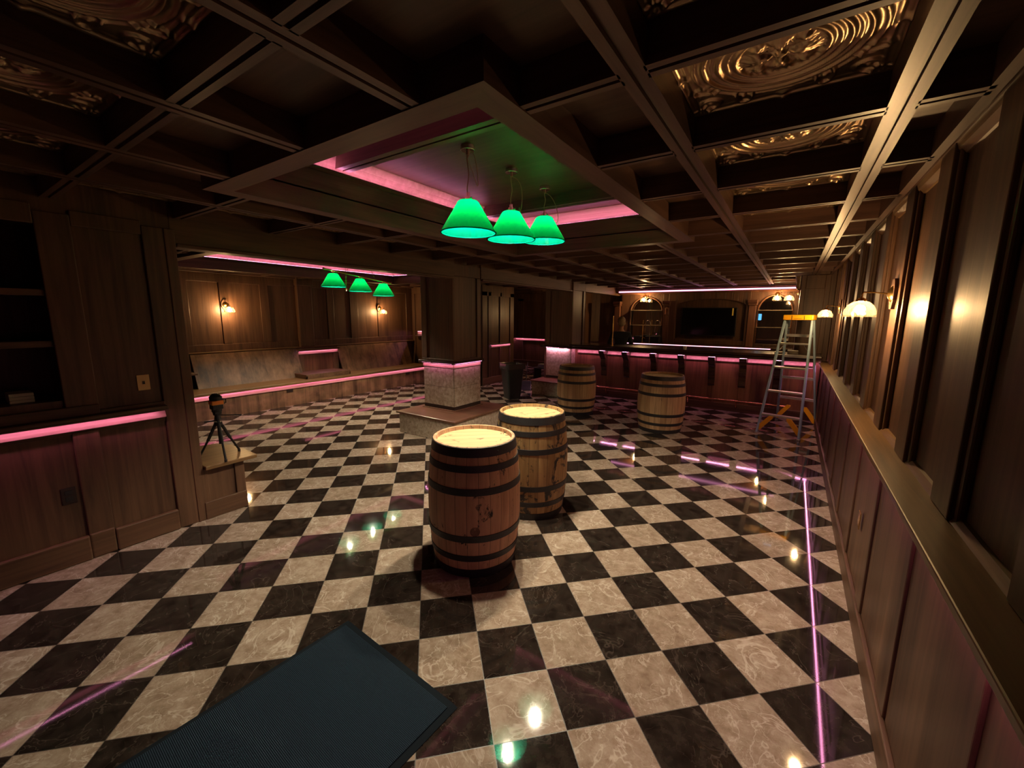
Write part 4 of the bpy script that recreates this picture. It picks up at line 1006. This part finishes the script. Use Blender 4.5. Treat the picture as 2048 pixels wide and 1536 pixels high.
t = thing('floor_mat', 'dark blue ribbed entrance mat lying in the left foreground', 'mat', (-1.52, .35, 0), math.radians(-3.2))
MB().box(-.395, .395, -.80, .80, .0075, .0125).build('carpet', MATM, t)
MB().prism([(-.425, .0006), (.425, .0006), (.425, .003), (.400, .0078), (-.400, .0078), (-.425, .003)], 1, -.83, .83).build('rubber_border', MATE, t)

t = thing('light_switch', 'ivory switch plate on the left wall beside the niche shelves', 'switch', (XL+.001, .972, 1.187))
MB().box(0, .006, -.036, .036, -.057, .057).build('plate', IVORY, t, bevel=.003)
MB().box(.006, .012, -.006, .006, -.012, .010).build('toggle', BROWNPL, t)
t = thing('wall_outlet', 'dark brown outlet plate low on the left wall panel', 'outlet', (XL+.001, .51, .48))
MB().box(0, .006, -.036, .036, -.057, .057).build('plate', BROWNPL, t, bevel=.003)
MB().box(.006, .009, -.017, .017, .008, .036).box(.006, .009, -.017, .017, -.036, -.008).build('socket', BLACK, t)
t = thing('outlet', 'brass outlet low on the right wall panelling', 'outlet', (XR-.013, 3.02, .52))
MB().box(-.005, 0, -.03, .03, -.05, .05).build('plate', BRASS, t, bevel=.002)
for k in range(3):
    tag(MB().box(-4.14, -3.99, .345, .45, 1.1205+k*.021, 1.1205+k*.021+.0195).build('white_block', PAPER, bevel=.003),
        ['white block at the bottom of the stack on the lowest niche shelf', 'white block in the middle of the stack on the niche shelf', 'white block on top of the stack in the niche'][k], 'block', 'white blocks on the niche shelf')
# things on the bar and behind it
tag(MB().box(-.21, -.06, 8.20, 8.42, 1.0905, 1.115).build('paper_stack', PAPER, bevel=.002), 'pale stack of papers on the bar top seen through the ladder', 'papers')
tag(MB().box(-.03, .12, 8.22, 8.45, 1.0905, 1.145).build('grey_carton', plain('grey_carton', (.16, .13, .10), .7), bevel=.004), 'grey-brown carton on the bar top right of the papers', 'carton')
t = thing('cup', 'small cream cup on the middle of the bar top', 'cup', (-1.61, 8.12, 1.0905))
MB().lathe([(.0001, 0), (.028, 0), (.036, .06), (.033, .06), (.026, .006), (.0001, .006)], 0, 0, 20).build('body', PAPER, t, smooth=True)
def faucet(name, label, x, y, pts, r):
    t = thing(name, label, 'faucet', (x, y, 0)); MB().tube(pts, r, 10).build('spout', NICKEL if 'goose' in label else BRASS, t, smooth=True); return t
t = thing('black_tub', 'smaller black tub on the back counter under the left mirror', 'tub', (-3.29, 10.76, 1.0305))
MB().box(-.09, .09, -.10, .10, 0, .155).build('body', BLACK, t, bevel=.01)
MB().box(-.098, .098, -.108, .108, .140, .160).build('rim', BLACK, t, bevel=.004)
t = thing('black_tub', 'wider black tub on the back counter right of the brass tap', 'tub', (-2.91, 10.76, 1.0305))
MB().box(-.17, .17, -.10, .10, 0, .155).build('body', BLACK, t, bevel=.01)
MB().box(-.178, .178, -.108, .108, .140, .160).build('rim', BLACK, t, bevel=.004)
f1 = thing('beer_tap', 'brass upright tap with side spout between the two black tubs', 'faucet', (-3.155, 10.66, 1.0305))
MB().cyl(0, 0, .022, 0, .02, 16).tube([(0, 0, .015), (0, 0, .56)], [.013, .009], 10).tube([(0, 0, .12), (.05, 0, .12), (.07, 0, .08)], .010, 8).build('column', BRASS, f1, smooth=True)
f2 = thing('gooseneck_faucet', 'arched chrome faucet in front of the wider black tub', 'faucet', (-3.02, 10.60, 1.0305))
MB().tube([(.06, 0, 0), (.055, 0, .44)] + [(.06*math.cos(PI*k/10), 0, .48+.07*math.sin(PI*k/10)) for k in range(11)] + [(-.06, 0, .42), (-.07, 0, .25)], .010, 10).build('spout', NICKEL, f2, smooth=True)
f3 = thing('tap_tower', 'thin brass pole standing on the bar left of the person', 'tap', (-3.07, 8.30, 1.0905))
MB().cyl(0, 0, .03, 0, .012, 18).tube([(0, 0, .01), (0, 0, .40), (.003, 0, .60)], [.011, .009, .006], 10).build('pole', BRASS, f3, smooth=True)

# ================================================================ PERSON
def skin_body(name, joints, bones, mat, parent, sub=1):
    me = bpy.data.meshes.new(name); me.from_pydata([j[0] for j in joints], bones, [])
    o = bpy.data.objects.new(name, me); C.objects.link(o); o.parent = parent
    sk = o.modifiers.new('skin', 'SKIN'); sk.use_smooth_shade = True
    for i, j in enumerate(joints):
        r = j[1] if isinstance(j[1], tuple) else (j[1], j[1]); me.skin_vertices[0].data[i].radius = r; me.skin_vertices[0].data[i].use_root = (i == 0)
    ss = o.modifiers.new('sub', 'SUBSURF'); ss.levels = sub+1; ss.render_levels = sub+1
    me.materials.append(mat); return o
SKIN = plain('skin', (.50, .27, .17), .55); SHIRT = plain('navy_shirt', (.010, .013, .022), .85); HAIR = plain('grey_blond_hair', (.34, .25, .15), .6, noise=.4, nscale=40, bump=.3); PANTS = plain('dark_trousers', (.012, .012, .015), .85)
pp = thing('person', 'person with short greyish hair in a dark navy shirt standing behind the bar', 'person', (-3.17, 9.08, 0), math.radians(25))
J = [((0, 0, .88), (.13, .10)), ((0, 0, 1.10), (.125, .09)), ((0, .01, 1.27), (.15, .10)), ((0, .02, 1.35), (.07, .06)), ((0, .02, 1.42), (.048, .048)),
     ((.17, .01, 1.29), (.055, .055)), ((.24, .03, 1.06), (.042, .042)), ((.20, .22, .98), (.034, .034)), ((.15, .30, 1.02), (.026, .022)),
     ((-.17, .01, 1.29), (.055, .055)), ((-.24, .03, 1.06), (.042, .042)), ((-.20, .22, .98), (.034, .034)), ((-.14, .30, 1.02), (.026, .022)),
     ((.09, 0, .80), (.09, .09)), ((.10, .01, .46), (.058, .058)), ((.10, 0, .08), (.040, .040)), ((.10, .12, .035), (.036, .03)),
     ((-.09, 0, .80), (.09, .09)), ((-.10, .01, .46), (.058, .058)), ((-.10, 0, .08), (.040, .040)), ((-.10, .12, .035), (.036, .03)),
     ((0, .02, 1.50), (.070, .085)), ((0, .015, 1.57), (.074, .092)), ((0, .01, 1.62), (.05, .06))]
Bn = [(0, 1), (1, 2), (2, 3), (3, 4), (2, 5), (5, 6), (6, 7), (7, 8), (2, 9), (9, 10), (10, 11), (11, 12), (0, 13), (13, 14), (14, 15), (15, 16), (0, 17), (17, 18), (18, 19), (19, 20), (4, 21), (21, 22), (22, 23)]
# fingers
for s, wi in ((1, 8), (-1, 12)):
    w = Vector(J[wi][0])
    for k in range(4):
        b = len(J); off = (k-1.5)*.018
        J += [((w.x+off, w.y+.055, w.z+.0), (.009, .009)), ((w.x+off, w.y+.085+.006*(1-abs(k-1.5)), w.z-.018), (.008, .008))]; Bn += [(wi, b), (b, b+1)]
    b = len(J); J += [((w.x-s*.035, w.y+.02, w.z-.008), (.010, .010)), ((w.x-s*.045, w.y+.05, w.z-.016), (.008, .008))]; Bn += [(wi, b), (b, b+1)]
skin_body('body', J, Bn, SKIN, pp)
SJ = [((0, 0, .84), (.150, .118)), ((0, 0, 1.10), (.145, .108)), ((0, .01, 1.27), (.168, .118)), ((0, .02, 1.345), (.082, .072)), ((.175, .01, 1.29), (.068, .068)), ((.245, .03, 1.07), (.055, .055)), ((.21, .19, .99), (.046, .046)), ((-.175, .01, 1.29), (.068, .068)), ((-.245, .03, 1.07), (.055, .055)), ((-.21, .19, .99), (.046, .046))]
skin_body('shirt', SJ, [(0, 1), (1, 2), (2, 3), (2, 4), (4, 5), (5, 6), (2, 7), (7, 8), (8, 9)], SHIRT, pp)
PJ = [((0, 0, .88), (.145, .115)), ((.09, 0, .78), (.100, .105)), ((.10, .01, .46), (.070, .07)), ((.10, 0, .09), (.056, .06)), ((-.09, 0, .78), (.100, .105)), ((-.10, .01, .46), (.070, .07)), ((-.10, 0, .09), (.056, .06))]
skin_body('trousers', PJ, [(0, 1), (1, 2), (2, 3), (0, 4), (4, 5), (5, 6)], PANTS, pp)
def ell(mb, c, rx, ry, rz, seg=20, rings=12, zmin=-1):
    vs = []; fs = []
    for i in range(rings+1):
        th = PI*i/rings
        for k in range(seg):
            a = 2*PI*k/seg; vs.append((c[0]+rx*math.sin(th)*math.cos(a), c[1]+ry*math.sin(th)*math.sin(a), c[2]+rz*max(zmin, math.cos(th))))
    for i in range(rings):
        for k in range(seg): fs.append((i*seg+k, i*seg+(k+1) % seg, (i+1)*seg+(k+1) % seg, (i+1)*seg+k))
    return mb.add(vs, fs)
m = MB(); ell(m, (0, -.012, 1.585), .088, .098, .098, zmin=-.35); ell(m, (0, -.055, 1.53), .078, .055, .07); m.build('hair', HAIR, pp, smooth=True)
m = MB()
for s in (-1, 1): ell(m, (s*.030, .098, 1.545), .011, .008, .008, 10, 8)
m.build('eye', plain('eye_white', (.5, .5, .5), .3), pp, smooth=True)
m = MB(); ell(m, (0, .108, 1.515), .013, .020, .024, 10, 8); m.build('nose', SKIN, pp, smooth=True)
m = MB(); ell(m, (0, .098, 1.475), .026, .010, .006, 10, 8); m.build('mouth', plain('lips', (.35, .12, .10), .5), pp, smooth=True)
for s in (-1, 1):
    m = MB(); ell(m, (s*.086, .0, 1.53), .010, .020, .030, 10, 8); m.build('ear', SKIN, pp, smooth=True)
    m = MB(); ell(m, (s*.10, .06, .045), .05, .13, .045, 14, 8, zmin=-.95); m.build('shoe', BLACK, pp, smooth=True)

# ================================================================ unseen panel added behind the camera for an inferred cool source
t = thing('ceiling_panel_light', 'unseen cool white ceiling panel light behind the camera position', 'ceiling light', (-2.3, -1.7, 2.5))
MB().box(-.32, .32, -.32, .32, .03, .084).build('housing', plain('white_housing', (.8, .8, .8), .4), t)
MB().box(-.28, .28, -.28, .28, .022, .0295).build('diffuser', emit('cool_panel_glow', COOL, 30.0), t)
